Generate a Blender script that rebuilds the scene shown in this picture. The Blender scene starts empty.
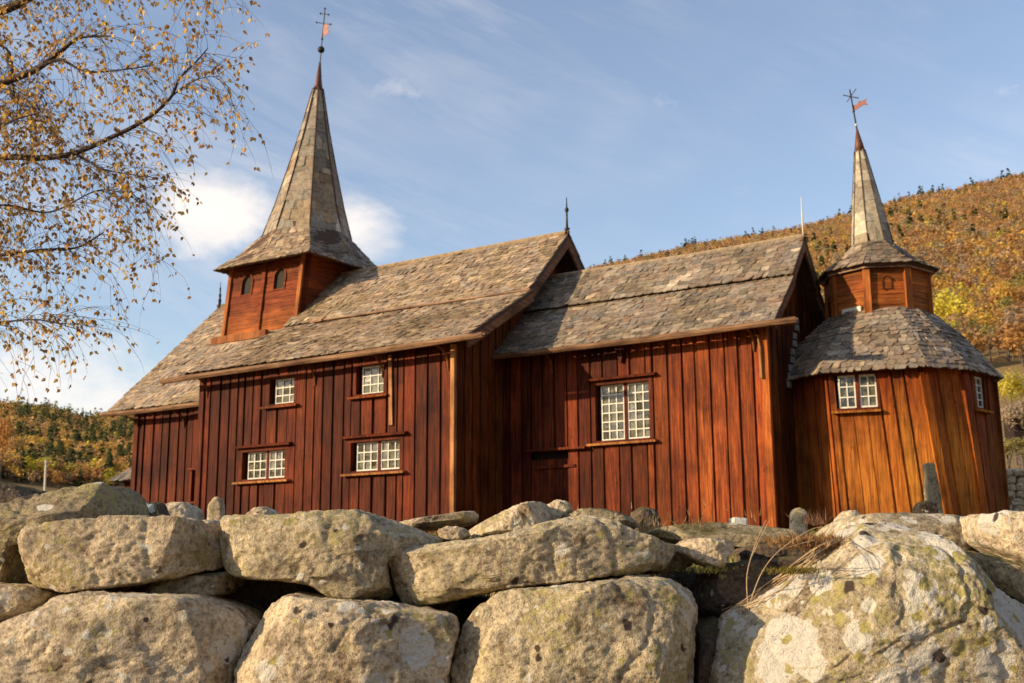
import bpy, math, random
import numpy as np
from mathutils import Vector, Matrix, noise
rad = math.radians
SC = bpy.context.scene
COL = SC.collection
rnd = random.Random(7)

# ---------------------------------------------------------------- camera model
CX, CY, FPX = 512.0, 341.5, 1150.0
pitch, roll, yaw = rad(11.17), rad(.335), rad(32.24)
_c, _s = math.cos, math.sin
_Rr = np.array([[_c(roll), -_s(roll), 0], [_s(roll), _c(roll), 0], [0, 0, 1]])
_fw = np.array([0, -_s(pitch), -_c(pitch)]); _rt = np.array([1., 0, 0])
_Y = _Rr @ (_c(yaw)*_fw + _s(yaw)*_rt); _X = _Rr @ (_c(yaw)*_rt - _s(yaw)*_fw)
_U = _Rr @ np.array([0, _c(pitch), -_s(pitch)])
RM = np.array([_X, _Y, _U]); EYE = np.array([0, 0, 1.6])
def ray(px, py):
    d = RM @ np.array([px-CX, CY-py, -FPX]); return d/np.linalg.norm(d)
HF = np.array([-math.sin(yaw), math.cos(yaw), 0.])     # horizontal forward
HR = np.array([math.cos(yaw), math.sin(yaw), 0.])      # horizontal right
def at(px, py, d):                                     # point at horizontal depth d
    r = ray(px, py); return EYE + r*(d/(r@HF))
def onY(px, py, y): r = ray(px, py); return EYE + r*((y-EYE[1])/r[1])

# ---------------------------------------------------------------- materials
def newmat(name):
    m = bpy.data.materials.new(name); m.use_nodes = True
    nt = m.node_tree; b = nt.nodes['Principled BSDF']; return m, nt, b
def N(nt, t, **k):
    n = nt.nodes.new(t)
    for a, v in k.items():
        if a.startswith('i_'): n.inputs[a[2:].replace('_', ' ')].default_value = v
        else: setattr(n, a, v)
    return n
def ramp(nt, fac, stops, interp='LINEAR'):
    r = nt.nodes.new('ShaderNodeValToRGB'); nt.links.new(fac, r.inputs[0])
    e = r.color_ramp; e.interpolation = interp
    while len(e.elements) < len(stops): e.elements.new(.5)
    for el, (p, c) in zip(e.elements, stops):
        el.position = p; el.color = (*c, 1) if len(c) == 3 else c
    return r.outputs[0]
def mix(nt, fac, a, b, mode='MIX'):
    n = nt.nodes.new('ShaderNodeMix'); n.data_type = 'RGBA'; n.blend_type = mode
    for s, v in ((n.inputs[0], fac), (n.inputs[6], a), (n.inputs[7], b)):
        if hasattr(v, 'links'): nt.links.new(v, s)
        elif isinstance(v, (int, float)): s.default_value = v
        else: s.default_value = (*v, 1)
    return n.outputs[2]
def coords(nt, scale=(1, 1, 1), kind='Object', rot=(0, 0, 0), rand=False):
    tc = nt.nodes.new('ShaderNodeTexCoord'); mp = nt.nodes.new('ShaderNodeMapping')
    nt.links.new(tc.outputs[kind], mp.inputs[0]); mp.inputs['Scale'].default_value = scale
    mp.inputs['Rotation'].default_value = rot
    if rand:
        oi = nt.nodes.new('ShaderNodeObjectInfo'); mu = N(nt, 'ShaderNodeMath', operation='MULTIPLY'); mu.inputs[1].default_value = 50
        nt.links.new(oi.outputs['Random'], mu.inputs[0])
        cb = nt.nodes.new('ShaderNodeCombineXYZ')
        for i in range(3): nt.links.new(mu.outputs[0], cb.inputs[i])
        nt.links.new(cb.outputs[0], mp.inputs['Location'])
    return mp.outputs[0]
def nz(nt, vec, scale, detail=4, rough=.55, dist=0):
    n = nt.nodes.new('ShaderNodeTexNoise'); nt.links.new(vec, n.inputs['Vector'])
    n.inputs['Scale'].default_value = scale; n.inputs['Detail'].default_value = detail
    n.inputs['Roughness'].default_value = rough; n.inputs['Distortion'].default_value = dist
    return n.outputs[0]
def bump(nt, b, h, dist, strength=1., prev=None):
    n = nt.nodes.new('ShaderNodeBump'); nt.links.new(h, n.inputs['Height'])
    n.inputs['Distance'].default_value = dist; n.inputs['Strength'].default_value = strength
    if prev: nt.links.new(prev, n.inputs['Normal'])
    nt.links.new(n.outputs[0], b.inputs['Normal']); return n.outputs[0]
def attr(nt, name='tint'):
    a = nt.nodes.new('ShaderNodeAttribute'); a.attribute_name = name; return a.outputs['Color']

def wood_mat(name, dark, mid, light, axis='Z', rough=.7, knots=True, zg=None):
    """tarred / stained boards; colour = board tint x grain x weathering"""
    m, nt, b = newmat(name)
    g = 1.0
    sc = {'Z': (14, 14, .55), 'X': (.55, 14, 14), 'Y': (14, .55, 14), 'H': (.6, .6, 22)}[axis]
    v = coords(nt, sc); v1 = coords(nt)
    grain = nz(nt, v, 2.2, 6, .7, .4)
    col = ramp(nt, grain, [(.30, dark), (.5, mid), (.72, light)])
    blot = nz(nt, v1, .9, 5, .6)
    dk = ramp(nt, blot, [(.32, (.45, .42, .42)), (.55, (1, 1, 1)), (.8, (1.25, 1.2, 1.1))])
    col = mix(nt, 1, col, dk, 'MULTIPLY')
    col = mix(nt, 1, col, attr(nt), 'MULTIPLY')
    ssc = {'Z': (4.5, 4.5, .35), 'X': (.35, 4.5, 4.5), 'Y': (4.5, .35, 4.5), 'H': (.5, .5, 6)}[axis]
    runs = nz(nt, coords(nt, ssc), 2.5, 7, .75, .6)
    col = mix(nt, 1, col, ramp(nt, runs, [(.34, (.48, .42, .40)), (.5, (1, 1, 1)), (.68, (1.25, 1.2, 1.12))]), 'MULTIPLY')
    split = nz(nt, coords(nt, {'Z': (60, 60, .9), 'X': (.9, 60, 60), 'Y': (60, .9, 60), 'H': (1, 1, 60)}[axis]), 1.5, 3, .6)
    col = mix(nt, 1, col, ramp(nt, split, [(.33, (.3, .25, .25)), (.4, (1, 1, 1))]), 'MULTIPLY')
    if knots:
        vo = nt.nodes.new('ShaderNodeTexVoronoi'); nt.links.new(coords(nt, {'Z': (5, 5, 1.7), 'X': (1.7, 5, 5), 'Y': (5, 1.7, 5), 'H': (1.5, 1.5, 5)}[axis]), vo.inputs['Vector']); vo.inputs['Scale'].default_value = 1.3
        kf = ramp(nt, vo.outputs['Distance'], [(.05, (.25, .2, .2)), (.11, (1, 1, 1))])
        col = mix(nt, .8, col, kf, 'MULTIPLY')
    if zg:      # tar washed out by rain splash on the lower boards: warm and pale below, red-brown above
        sp = nt.nodes.new('ShaderNodeSeparateXYZ'); nt.links.new(v1, sp.inputs[0])
        ad = N(nt, 'ShaderNodeMath', operation='MULTIPLY_ADD'); nt.links.new(nz(nt, coords(nt, (5, 5, .6)), 1, 4), ad.inputs[0]); ad.inputs[1].default_value = zg[2]; nt.links.new(sp.outputs[2], ad.inputs[2])
        mr = nt.nodes.new('ShaderNodeMapRange'); nt.links.new(ad.outputs[0], mr.inputs[0]); mr.inputs[1].default_value = zg[0]+zg[2]*.5; mr.inputs[2].default_value = zg[1]+zg[2]*.5
        col = mix(nt, mr.outputs[0], mix(nt, 1, col, zg[3], 'MULTIPLY'), mix(nt, 1, col, zg[4], 'MULTIPLY'))
    nt.links.new(col, b.inputs['Base Color']); b.inputs['Roughness'].default_value = rough
    b.inputs['Specular IOR Level'].default_value = .12
    bump(nt, b, grain, .014, .8)
    return m
def slate_mat(name, k=1.0):
    m, nt, b = newmat(name)
    v = coords(nt)
    n1 = nz(nt, v, 9, 6, .65); n2 = nz(nt, v, 2.2, 3)
    col = mix(nt, 1, mix(nt, 1, attr(nt), (1.10, 1.04, .95), 'MULTIPLY'), ramp(nt, n1, [(.28, (.5, .47, .44)), (.55, (1, 1, 1)), (.75, (1.3, 1.3, 1.3))]), 'MULTIPLY')
    lich = ramp(nt, nz(nt, v, 26, 3, .6), [(.6, (0, 0, 0)), (.68, (1, 1, 1))])
    col = mix(nt, .45, col, mix(nt, lich, col, (.34*k, .31*k, .24*k)), 'MIX')
    rust = ramp(nt, n2, [(.55, (0, 0, 0)), (.72, (.55, .55, .55))])
    col = mix(nt, rust, col, mix(nt, .5, col, (.23*k, .12*k, .05*k)))
    nt.links.new(col, b.inputs['Base Color']); b.inputs['Roughness'].default_value = .72
    b.inputs['Specular IOR Level'].default_value = .3
    bump(nt, b, n1, .02, .8)
    return m
def stone_mat(name, base, base2, lichen=.5, white=.5, dark=.4, moss=.0, yellow=(.40, .34, .13)):
    m, nt, b = newmat(name)
    v = coords(nt, rand=True)
    big = nz(nt, v, 2.6, 5, .6); mid = nz(nt, v, 11, 6, .65, .3); fine = nz(nt, v, 60, 5, .7)
    grit = nz(nt, v, 170, 3, .6)
    col = ramp(nt, big, [(.3, base2), (.62, base)])
    col = mix(nt, 1, col, ramp(nt, mid, [(.34, (.45, .40, .35)), (.47, (.95, .95, .95)), (.7, (1.3, 1.27, 1.2))]), 'MULTIPLY')
    col = mix(nt, 1, col, ramp(nt, fine, [(.36, (.55, .49, .43)), (.5, (1, 1, 1)), (.64, (1.28, 1.26, 1.2))]), 'MULTIPLY')
    # yellow-green crust lichen, broken into specks
    la = nz(nt, v, 3.2, 4, .6); lb = nz(nt, v, 38, 4, .7)
    s = N(nt, 'ShaderNodeMath', operation='MULTIPLY'); nt.links.new(la, s.inputs[0]); nt.links.new(lb, s.inputs[1])
    lf = ramp(nt, s.outputs[0], [(.33-.09*lichen, (0, 0, 0)), (.37-.07*lichen, (.8, .8, .8))])
    col = mix(nt, lf, col, yellow)
    # white crust lichen: round blotches
    def blot(scale, th, soft, off):
        vo = nt.nodes.new('ShaderNodeTexVoronoi'); mpp = coords(nt, (1, 1, 1), rand=True)
        ad = N(nt, 'ShaderNodeVectorMath', operation='ADD'); nt.links.new(mpp, ad.inputs[0])
        nn = nt.nodes.new('ShaderNodeTexNoise'); nt.links.new(mpp, nn.inputs['Vector']); nn.inputs['Scale'].default_value = scale*2.6; nn.inputs['Detail'].default_value = 4
        sc_ = N(nt, 'ShaderNodeVectorMath', operation='SCALE'); sc_.inputs['Scale'].default_value = .55/scale
        nt.links.new(nn.outputs['Color'], sc_.inputs[0]); nt.links.new(sc_.outputs[0], ad.inputs[1])
        a2 = N(nt, 'ShaderNodeVectorMath', operation='ADD'); nt.links.new(ad.outputs[0], a2.inputs[0]); a2.inputs[1].default_value = (off, off*2, off*3)
        nt.links.new(a2.outputs[0], vo.inputs['Vector']); vo.inputs['Scale'].default_value = scale; vo.inputs['Randomness'].default_value = 1
        sep = nt.nodes.new('ShaderNodeSeparateColor'); nt.links.new(vo.outputs['Color'], sep.inputs[0])
        mm = N(nt, 'ShaderNodeMath', operation='MULTIPLY'); nt.links.new(sep.outputs[0], mm.inputs[0]); mm.inputs[1].default_value = th
        sb = N(nt, 'ShaderNodeMath', operation='SUBTRACT'); nt.links.new(mm.outputs[0], sb.inputs[0]); nt.links.new(vo.outputs['Distance'], sb.inputs[1])
        dv = N(nt, 'ShaderNodeMath', operation='DIVIDE', use_clamp=True); nt.links.new(sb.outputs[0], dv.inputs[0]); dv.inputs[1].default_value = soft
        return dv.outputs[0]
    if white > 0:
        col = mix(nt, blot(6, .22+.34*white, .025, 1.3), col, mix(nt, fine, (.55, .50, .40), (.74, .69, .57)))
        col = mix(nt, blot(15, .1+.34*white, .03, 4.1), col, (.64, .585, .46))
    if white > 1: col = mix(nt, blot(3.2, .52, .03, 5.5), col, mix(nt, mid, (.50, .45, .36), (.76, .71, .60)))
    if lichen > 0: col = mix(nt, blot(12, .12+.36*lichen, .05, 7.7), col, mix(nt, fine, (.30, .25, .08), (.52, .45, .18)))
    if dark > 0:
        col = mix(nt, blot(8, .1+.42*dark, .05, 11.9), col, (.075, .052, .04))
        col = mix(nt, blot(30, .1+.35*dark, .15, 2.9), col, (.07, .055, .045))
    if moss > 0:
        ge = nt.nodes.new('ShaderNodeNewGeometry'); sp = nt.nodes.new('ShaderNodeSeparateXYZ'); nt.links.new(ge.outputs['Normal'], sp.inputs[0])
        mm = N(nt, 'ShaderNodeMath', operation='MULTIPLY'); nt.links.new(sp.outputs[2], mm.inputs[0]); nt.links.new(big, mm.inputs[1])
        col = mix(nt, ramp(nt, mm.outputs[0], [(.48-.2*moss, (0, 0, 0)), (.56-.2*moss, (.8, .8, .8))]), col, (.12, .10, .03))
    nt.links.new(col, b.inputs['Base Color']); b.inputs['Roughness'].default_value = .88
    b.inputs['Specular IOR Level'].default_value = .2
    p = bump(nt, b, mid, .022, .8); p = bump(nt, b, fine, .013, 1., p); bump(nt, b, grit, .006, 1., p)
    return m
def plain(name, col, rough=.6, metal=0, var=.25, scale=12, usetint=False, spec=.4):
    m, nt, b = newmat(name)
    n = nz(nt, coords(nt), scale, 5, .6)
    c = mix(nt, 1, col, ramp(nt, n, [(.3, (1-var,)*3), (.7, (1+var,)*3)]), 'MULTIPLY')
    if usetint: c = mix(nt, 1, c, attr(nt), 'MULTIPLY')
    nt.links.new(c, b.inputs['Base Color']); b.inputs['Roughness'].default_value = rough; b.inputs['Metallic'].default_value = metal
    b.inputs['Specular IOR Level'].default_value = spec
    bump(nt, b, n, .01, .3)
    return m
def leaf_mat(name, trans=.35, rough=.6):
    m, nt, b = newmat(name)
    c = attr(nt); nt.links.new(c, b.inputs['Base Color']); b.inputs['Roughness'].default_value = rough
    b.inputs['Specular IOR Level'].default_value = .2
    t = nt.nodes.new('ShaderNodeBsdfTranslucent'); nt.links.new(c, t.inputs[0])
    mx = nt.nodes.new('ShaderNodeMixShader'); mx.inputs[0].default_value = trans
    nt.links.new(b.outputs[0], mx.inputs[1]); nt.links.new(t.outputs[0], mx.inputs[2])
    nt.links.new(mx.outputs[0], nt.nodes['Material Output'].inputs[0])
    return m

M = {}
M['red'] = wood_mat('red_boards', (.020, .0042, .002), (.112, .0205, .0058), (.215, .050, .013))
M['orange'] = wood_mat('orange_boards', (.15, .04, .007), (.38, .125, .021), (.58, .225, .042), zg=(3.6, 5.5, 1.2, (1.15, 1.25, 1.2), (.62, .36, .3)))
M['redh'] = wood_mat('tower_boards', (.06, .013, .004), (.21, .05, .013), (.34, .095, .022), axis='H', zg=(7.7, 8.9, .8, (1.5, 1.9, 1.5), (.9, .85, .85)))
M['post'] = wood_mat('corner_boards', (.16, .045, .012), (.38, .13, .035), (.52, .22, .07))
M['grey'] = wood_mat('weathered_wood', (.06, .035, .022), (.20, .115, .065), (.34, .22, .13), axis='X')
M['rake'] = wood_mat('rake_wood', (.06, .028, .014), (.17, .085, .042), (.27, .15, .08), axis='Y')
M['slate'] = slate_mat('slate')
M['deck'] = plain('roof_deck_wood', (.07, .035, .018), .8)
M['core'] = plain('log_core', (.02, .008, .005), .9)
M['iron'] = plain('black_iron', (.03, .025, .022), .5, .6)
M['copper'] = plain('rusty_cap_metal', (.13, .055, .035), .6, .3)
M['gilt'] = plain('pink_red_metal', (.22, .09, .07), .6, .2)
M['white'] = plain('white_paint', (.66, .63, .53), .6, 0, .22, 14)
M['offwhite'] = plain('aged_white_board', (.62, .56, .44), .7, 0, .15, 20)
M['leaf'] = leaf_mat('leaf'); M['far_leaf'] = leaf_mat('far_foliage', .5, .9)
M['bark'] = plain('birch_bark', (.10, .075, .06), .85, 0, .5, 20)
M['twig'] = plain('twig_bark', (.055, .035, .028), .85, 0, .3, 30)
def glass_mat():
    m, nt, b = newmat('window_glass')
    v = coords(nt, (4.2, 4.2, 4.2)); n = nt.nodes.new('ShaderNodeTexVoronoi'); n.inputs['Scale'].default_value = 1.6; nt.links.new(v, n.inputs['Vector'])
    sep = nt.nodes.new('ShaderNodeSeparateColor'); nt.links.new(n.outputs['Color'], sep.inputs[0])
    c = ramp(nt, sep.outputs[0], [(.1, (.03, .026, .014)), (.5, (.075, .07, .04)), (.9, (.14, .135, .085))])
    nt.links.new(c, b.inputs['Base Color']); b.inputs['Roughness'].default_value = .12
    b.inputs['Coat Weight'].default_value = .3; b.inputs['Coat Roughness'].default_value = .03
    bump(nt, b, nz(nt, coords(nt), 5, 2), .02, .4)
    return m
M['glass'] = glass_mat()

# ---------------------------------------------------------------- mesh builder
class MB:
    def __init__(s): s.v = []; s.f = []; s.c = []; s.m = []
    def add(s, vs, fs, col=(1, 1, 1), mi=0):
        o = len(s.v); s.v += [tuple(map(float, p)) for p in vs]; s.c += [col]*len(vs)
        for f in fs: s.f.append(tuple(i+o for i in f)); s.m.append(mi)
    def prism(s, front, depth_vec, col=(1, 1, 1), mi=0):
        """closed solid: polygon 'front' (ccw seen from outside) pushed along depth_vec"""
        n = len(front); d = np.array(depth_vec, float)
        vs = [np.array(p, float) for p in front]; vs = vs + [p+d for p in vs]
        fs = [tuple(range(n)), tuple(range(2*n-1, n-1, -1))]
        for i in range(n): j = (i+1) % n; fs.append((i, i+n, j+n, j))
        s.add(vs, fs, col, mi)
    def box(s, c, sx, sy, sz, col=(1, 1, 1), mi=0, ax=((1, 0, 0), (0, 1, 0), (0, 0, 1))):
        c = np.array(c, float); a = [np.array(q, float) for q in ax]
        vs = [c+a[0]*sx*i/2+a[1]*sy*j/2+a[2]*sz*k/2 for k in (-1, 1) for j in (-1, 1) for i in (-1, 1)]
        s.add(vs, [(0, 2, 3, 1), (4, 5, 7, 6), (0, 1, 5, 4), (2, 6, 7, 3), (0, 4, 6, 2), (1, 3, 7, 5)], col, mi)
    def beam(s, p, q, w, h, up=(0, 0, 1), col=(1, 1, 1), mi=0):
        p, q = np.array(p, float), np.array(q, float); d = q-p; L = np.linalg.norm(d); d /= L
        up = np.array(up, float); sd = np.cross(d, up); sd /= np.linalg.norm(sd); u = np.cross(sd, d)
        s.box((p+q)/2, L, w, h, col, mi, (d, sd, u))
    def tube(s, pts, rs, n=8, col=(1, 1, 1), mi=0, cap=True):
        pts = [np.array(p, float) for p in pts]; o = len(s.v); vs = []
        ref = np.array([.31, .17, .93])
        for i, p in enumerate(pts):
            d = pts[min(i+1, len(pts)-1)]-pts[max(i-1, 0)]; d = d/(np.linalg.norm(d)+1e-9)
            a = np.cross(d, ref); a /= np.linalg.norm(a)+1e-9; b = np.cross(d, a)
            for k in range(n):
                t = 2*math.pi*k/n; vs.append(p+rs[i]*(a*math.cos(t)+b*math.sin(t)))
        fs = []
        for i in range(len(pts)-1):
            for k in range(n):
                k2 = (k+1) % n; fs.append((i*n+k, i*n+k2, (i+1)*n+k2, (i+1)*n+k))
        if cap: fs.append(tuple(range(n-1, -1, -1))); fs.append(tuple((len(pts)-1)*n+k for k in range(n)))
        s.add(vs, fs, col, mi)
    def build(s, name, mats, parent=None, smooth=False, origin=None, sub=False):
        me = bpy.data.meshes.new(name)
        og = np.array(origin if origin is not None else (0, 0, 0), float)
        me.from_pydata([tuple(np.array(p)-og) for p in s.v], [], s.f)
        ca = me.color_attributes.new('tint', 'FLOAT_COLOR', 'POINT')
        arr = np.ones((len(s.v), 4), np.float32)
        if s.c: arr[:, :3] = np.array(s.c, np.float32)
        ca.data.foreach_set('color', arr.ravel())
        for m in (mats if isinstance(mats, (list, tuple)) else [mats]): me.materials.append(m)
        me.polygons.foreach_set('material_index', s.m)
        if smooth: me.polygons.foreach_set('use_smooth', [True]*len(s.f))
        me.update()
        o = bpy.data.objects.new(name, me); COL.objects.link(o)
        o.location = og
        if parent is not None:
            o.parent = parent
            o.matrix_parent_inverse = Matrix.Translation(-ROOTLOC.get(parent.name, Vector((0, 0, 0))))
        return o
ROOTLOC = {}
def tag(o, label=None, cat=None, group=None, kind=None):
    if label: o['label'] = label
    if cat: o['category'] = cat
    if group: o['group'] = group
    if kind: o['kind'] = kind
    return o
def thing(name, loc, label, cat, group=None):
    o = bpy.data.objects.new(name, None); COL.objects.link(o); o.location = loc
    o.empty_display_size = .3
    ROOTLOC[o.name] = Vector(loc); return tag(o, label, cat, group)
V3 = lambda *a: np.array(a, float)
def unit(v): v = np.array(v, float); return v/np.linalg.norm(v)

# ---------------------------------------------------------------- generators
def tintf(r, lo=.75, hi=1.25, hue=.08):
    k = r.uniform(lo, hi); return (k*(1+r.uniform(-hue, hue)), k*(1+r.uniform(-hue, hue)*1.2), k)
def board_wall(mb, B0, B1, T0, T1, n, r, holes=(), wo=(.17, .26), wu=(.07, .12), topfn=None, lo=.5, hi=1.4, tfn=None, base=0.0):
    """vertical over-and-under boards; B0->B1 bottom, T0->T1 top, n outward; holes (s0,s1,z0,z1) metres/world z"""
    B0, B1, T0, T1, n = [np.array(a, float) for a in (B0, B1, T0, T1, n)]
    L = np.linalg.norm(B1-B0)
    cuts = [0.]; kinds = []; over = True
    hx = sorted(set([h[0] for h in holes]+[h[1] for h in holes]))
    while cuts[-1] < L-.04:
        w = r.uniform(*(wo if over else wu)); nx = cuts[-1]+w
        for q in hx:
            if cuts[-1]+.02 < q < nx+.05: nx = q; break
        nx = min(nx, L)
        if L-nx < .05: nx = L
        kinds.append(over); cuts.append(nx); over = not over
    for i, ov in enumerate(kinds):
        a, b = cuts[i], cuts[i+1]; m = (a+b)/2
        zb = B0[2]+(B1[2]-B0[2])*m/L; zt = T0[2]+(T1[2]-T0[2])*m/L
        spans = [(zb, None)]
        for h in sorted(holes, key=lambda h: h[2]):
            if h[0]-.01 <= m <= h[1]+.01:
                s0 = spans.pop()[0]; spans += [(s0, h[2]), (h[3], None)]
        ex = .018 if ov else .0
        off = (.052 if ov else .012)+r.uniform(-.004, .012)
        lean = r.uniform(-.006, .006)
        for z0, z1 in spans:
            def P(s, z, z_is_top=False):
                f0 = B0+(B1-B0)*s/L; f1 = T0+(T1-T0)*s/L
                top = topfn(s) if topfn else f1[2]
                zz = top if z is None else z
                t = (zz-f0[2])/max(1e-6, (f1[2]-f0[2]))
                q = f0+(f1-f0)*t; q[2] = zz; return q
            a1, b1 = max(0, a-ex), min(L, b+ex)
            fr = [P(a1, z0), P(b1, z0), P(b1, z1), P(a1, z1)]
            fr = [p+n*off for p in fr]; fr[2] = fr[2]+n*lean; fr[3] = fr[3]+n*lean
            t = tintf(r, lo, hi)
            if tfn: t = tuple(np.array(t)*np.array(tfn(m/L, z0)))
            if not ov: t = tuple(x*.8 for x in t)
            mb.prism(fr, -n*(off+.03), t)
def plank_wall_h(mb, B0, B1, T0, T1, n, r, hgt=(.13, .22), holes=()):
    """horizontal planking on a quad face"""
    B0, B1, T0, T1, n = [np.array(a, float) for a in (B0, B1, T0, T1, n)]
    H = np.linalg.norm(T0-B0); t = 0
    while t < H-.02:
        h = min(r.uniform(*hgt), H-t)
        if H-t-h < .06: h = H-t
        t0, t1 = t/H, (t+h)/H
        a0, b0 = B0+(T0-B0)*t0, B1+(T1-B1)*t0; a1, b1 = B0+(T0-B0)*t1, B1+(T1-B1)*t1
        off = r.uniform(.012, .03); g = (T0-B0)/H*.006
        ho = [x for x in holes if x[2] < t+h/2 < x[3]]
        segs = [(0., 1.)]
        L = np.linalg.norm(B1-B0)
        for x in ho:
            ns = []
            for s0, s1 in segs:
                if x[0]/L > s0 and x[1]/L < s1: ns += [(s0, x[0]/L), (x[1]/L, s1)]
                else: ns.append((s0, s1))
            segs = ns
        tt = tintf(r, .7, 1.3)
        for s0, s1 in segs:
            mb.prism([a0+(b0-a0)*s0+n*off+g, a0+(b0-a0)*s1+n*off+g, a1+(b1-a1)*s1+n*off, a1+(b1-a1)*s0+n*off], -n*(off+.03), tt)
        t += h
PAL_TAN = [(.31, .235, .145), (.36, .275, .17), (.25, .19, .125), (.42, .33, .21), (.29, .185, .10), (.21, .17, .125), (.33, .225, .13), (.27, .21, .14)]
PAL_GREY = [(.20, .165, .12), (.25, .20, .14), (.16, .14, .115), (.30, .24, .165), (.22, .14, .085), (.15, .13, .11), (.24, .195, .14), (.33, .265, .18)]
PAL_SPIRE = [(.26, .225, .16), (.33, .23, .13), (.23, .20, .15), (.36, .26, .15), (.30, .26, .19), (.21, .185, .145), (.40, .35, .25), (.28, .21, .14)]
PAL_PALE = [(.42, .37, .27), (.34, .31, .24), (.48, .43, .32), (.28, .26, .21), (.38, .31, .2)]
def slates(mb, A, B, C, D, r, pal, row=.13, w=(.13, .36), th=.016, lift=.019, over=.05, jag=.026, deck=.07, mi_deck=1, even=False):
    """A,B = eave ends (seen from outside left,right), C,D = top right, top left"""
    A, B, C, D = [np.array(a, float) for a in (A, B, C, D)]
    nrm = unit(np.cross(B-A, (D+C)/2-(A+B)/2))
    H = np.linalg.norm((C+D)/2-(A+B)/2)
    up = unit((C+D)/2-(A+B)/2)
    if deck:
        mb.prism([A, B, C, D], -nrm*deck, (1, 1, 1), mi_deck)
    k = 0; t = -over/H
    while t < 1-.3*row/H:
        rr = row*r.uniform(.82, 1.2)
        t2 = min(1.0, t+(rr*2.1)/H)
        tc = max(0, t)
        L0 = A+(D-A)*tc; R0 = B+(C-B)*tc; W = np.linalg.norm(R0-L0)
        Lt = A+(D-A)*t2; Rt = B+(C-B)*t2
        if t < 0: L0 = L0-up*over; R0 = R0-up*over
        x = -r.uniform(0, w[0]*.5) if not even else 0
        while x < W:
            ww = r.uniform(*w)
            if W-(x+ww) < w[0]*.4: ww = W-x+.01
            x0, x1 = max(x, -0.01), min(x+ww, W+.01)
            if x1-x0 > .03:
                g = .004
                f0, f1 = (x0+g)/max(W, 1e-6), (x1-g)/max(W, 1e-6)
                b0 = L0+(R0-L0)*f0; b1 = L0+(R0-L0)*f1; tt1 = Lt+(Rt-Lt)*f1; tt0 = Lt+(Rt-Lt)*f0
                lf = lift+r.uniform(0, th)
                j0, j1 = r.uniform(-jag, jag), r.uniform(-jag, jag)
                c0, c1 = r.uniform(.1, .4), r.uniform(.6, .9)
                P0 = b0+up*(j0+abs(r.gauss(0, jag*.6)))+nrm*lf; P1 = b1+up*(j1+abs(r.gauss(0, jag*.6)))+nrm*lf
                m0 = b0+(b1-b0)*c0-up*r.uniform(0, jag)+nrm*lf; m1 = b0+(b1-b0)*c1-up*r.uniform(0, jag)+nrm*lf
                tl = r.gauss(0, .009); P0 = P0+nrm*tl; m0 = m0+nrm*tl*.5; m1 = m1-nrm*tl*.5; P1 = P1-nrm*tl
                fr = [P0, m0, m1, P1, tt1+nrm*.006, tt0+nrm*.006]
                nn_ = noise.noise(Vector(((b0[0]+b0[1]*.3)*.9, b0[1]*.9, b0[2]*1.6)))+.5*noise.noise(Vector((b0[0]*2.7, b0[1]*2.7, b0[2]*4)))
                c = np.array(r.choice(pal))*.45+np.array(pal[int((nn_*1.1+1)*len(pal)*.5) % len(pal)])*.55
                c = c*(.72+.28*0)+np.array([c.mean()]*3)*.28*(1 if nn_ > -.1 else 0)+(c*.28 if nn_ <= -.1 else 0)
                kk = r.uniform(.78, 1.16)*(1+.45*nn_)*(r.uniform(1.25, 1.6) if r.random() < .07 else 1)*(r.uniform(.5, .75) if r.random() < .08 else 1)
                mb.prism(fr, -nrm*th, tuple(q*kk for q in c))
            x += ww
        t += rr/H

# ================================================================ THE CHURCH
church = thing('wooden_church', (-14, 24, 2.2), 'old red tarred wooden church with slate roofs, left tower spire and small right turret', 'church')
R_ = random.Random(11)
GZ = 2.05                                    # ground at the walls
def part(mb, name, mats, **k): return mb.build(name, mats, church, **k)

# ---- nave
NX0, NX1, NY, AX = -21.7, -14.08, 20.0, 24.0
nE, nB, nR = (19.55, 6.42), (22.15, 7.92), (24.0, 9.75)     # eave, break, ridge (y,z)
WIN = {  # name: x0,x1,z0,z1 sash area
 'a': (-20.18, -18.88, 3.73, 4.37), 'b': (-16.80, -15.50, 3.76, 4.39), 'c': (-19.36, -18.66, 5.48, 6.07), 'd': (-16.68, -15.98, 5.49, 6.12)}
def hole(x0, x1, z0, z1, X0, rev=.10): return (x0-rev-X0, x1+.05-X0, z0-.06, z1+.07)
def wall_core(mb, x0, x1, y0, y1, z0, z1, d=.18):
    mb.box(((x0+x1)/2, (y0+y1)/2, (z0+z1)/2), x1-x0-2*d, y1-y0-2*d, z1-z0, (1, 1, 1), 1)
mb = MB()
board_wall(mb, (NX0, NY, GZ), (NX1, NY, GZ), (NX0, NY, 6.52), (NX1, NY, 6.52), (0, -1, 0), R_,
           holes=[hole(*WIN[k], NX0, .14 if k in 'ab' else .2) for k in WIN], tfn=lambda s, z: (1, 1, 1))
def zroof(y, e, b, r_):
    yy = y if y <= AX else 2*AX-y
    return (e[1]+(b[1]-e[1])*(yy-e[0])/(b[0]-e[0])) if yy < b[0] else (b[1]+(r_[1]-b[1])*(yy-b[0])/(r_[0]-b[0]))
board_wall(mb, (NX1, NY, GZ), (NX1, 28, GZ), (NX1, NY, 6.5), (NX1, 28, 6.5), (1, 0, 0), R_,
           topfn=lambda s: zroof(NY+s, nE, nB, nR)-.12, lo=.8, hi=1.5, tfn=lambda s, z: (1.0, 1.35, 1.0))
mb.box(((NX0+NX1)/2, AX, (GZ+6.4)/2), NX1-NX0-.3, 7.7, 6.4-GZ, (1, 1, 1), 1)
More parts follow.
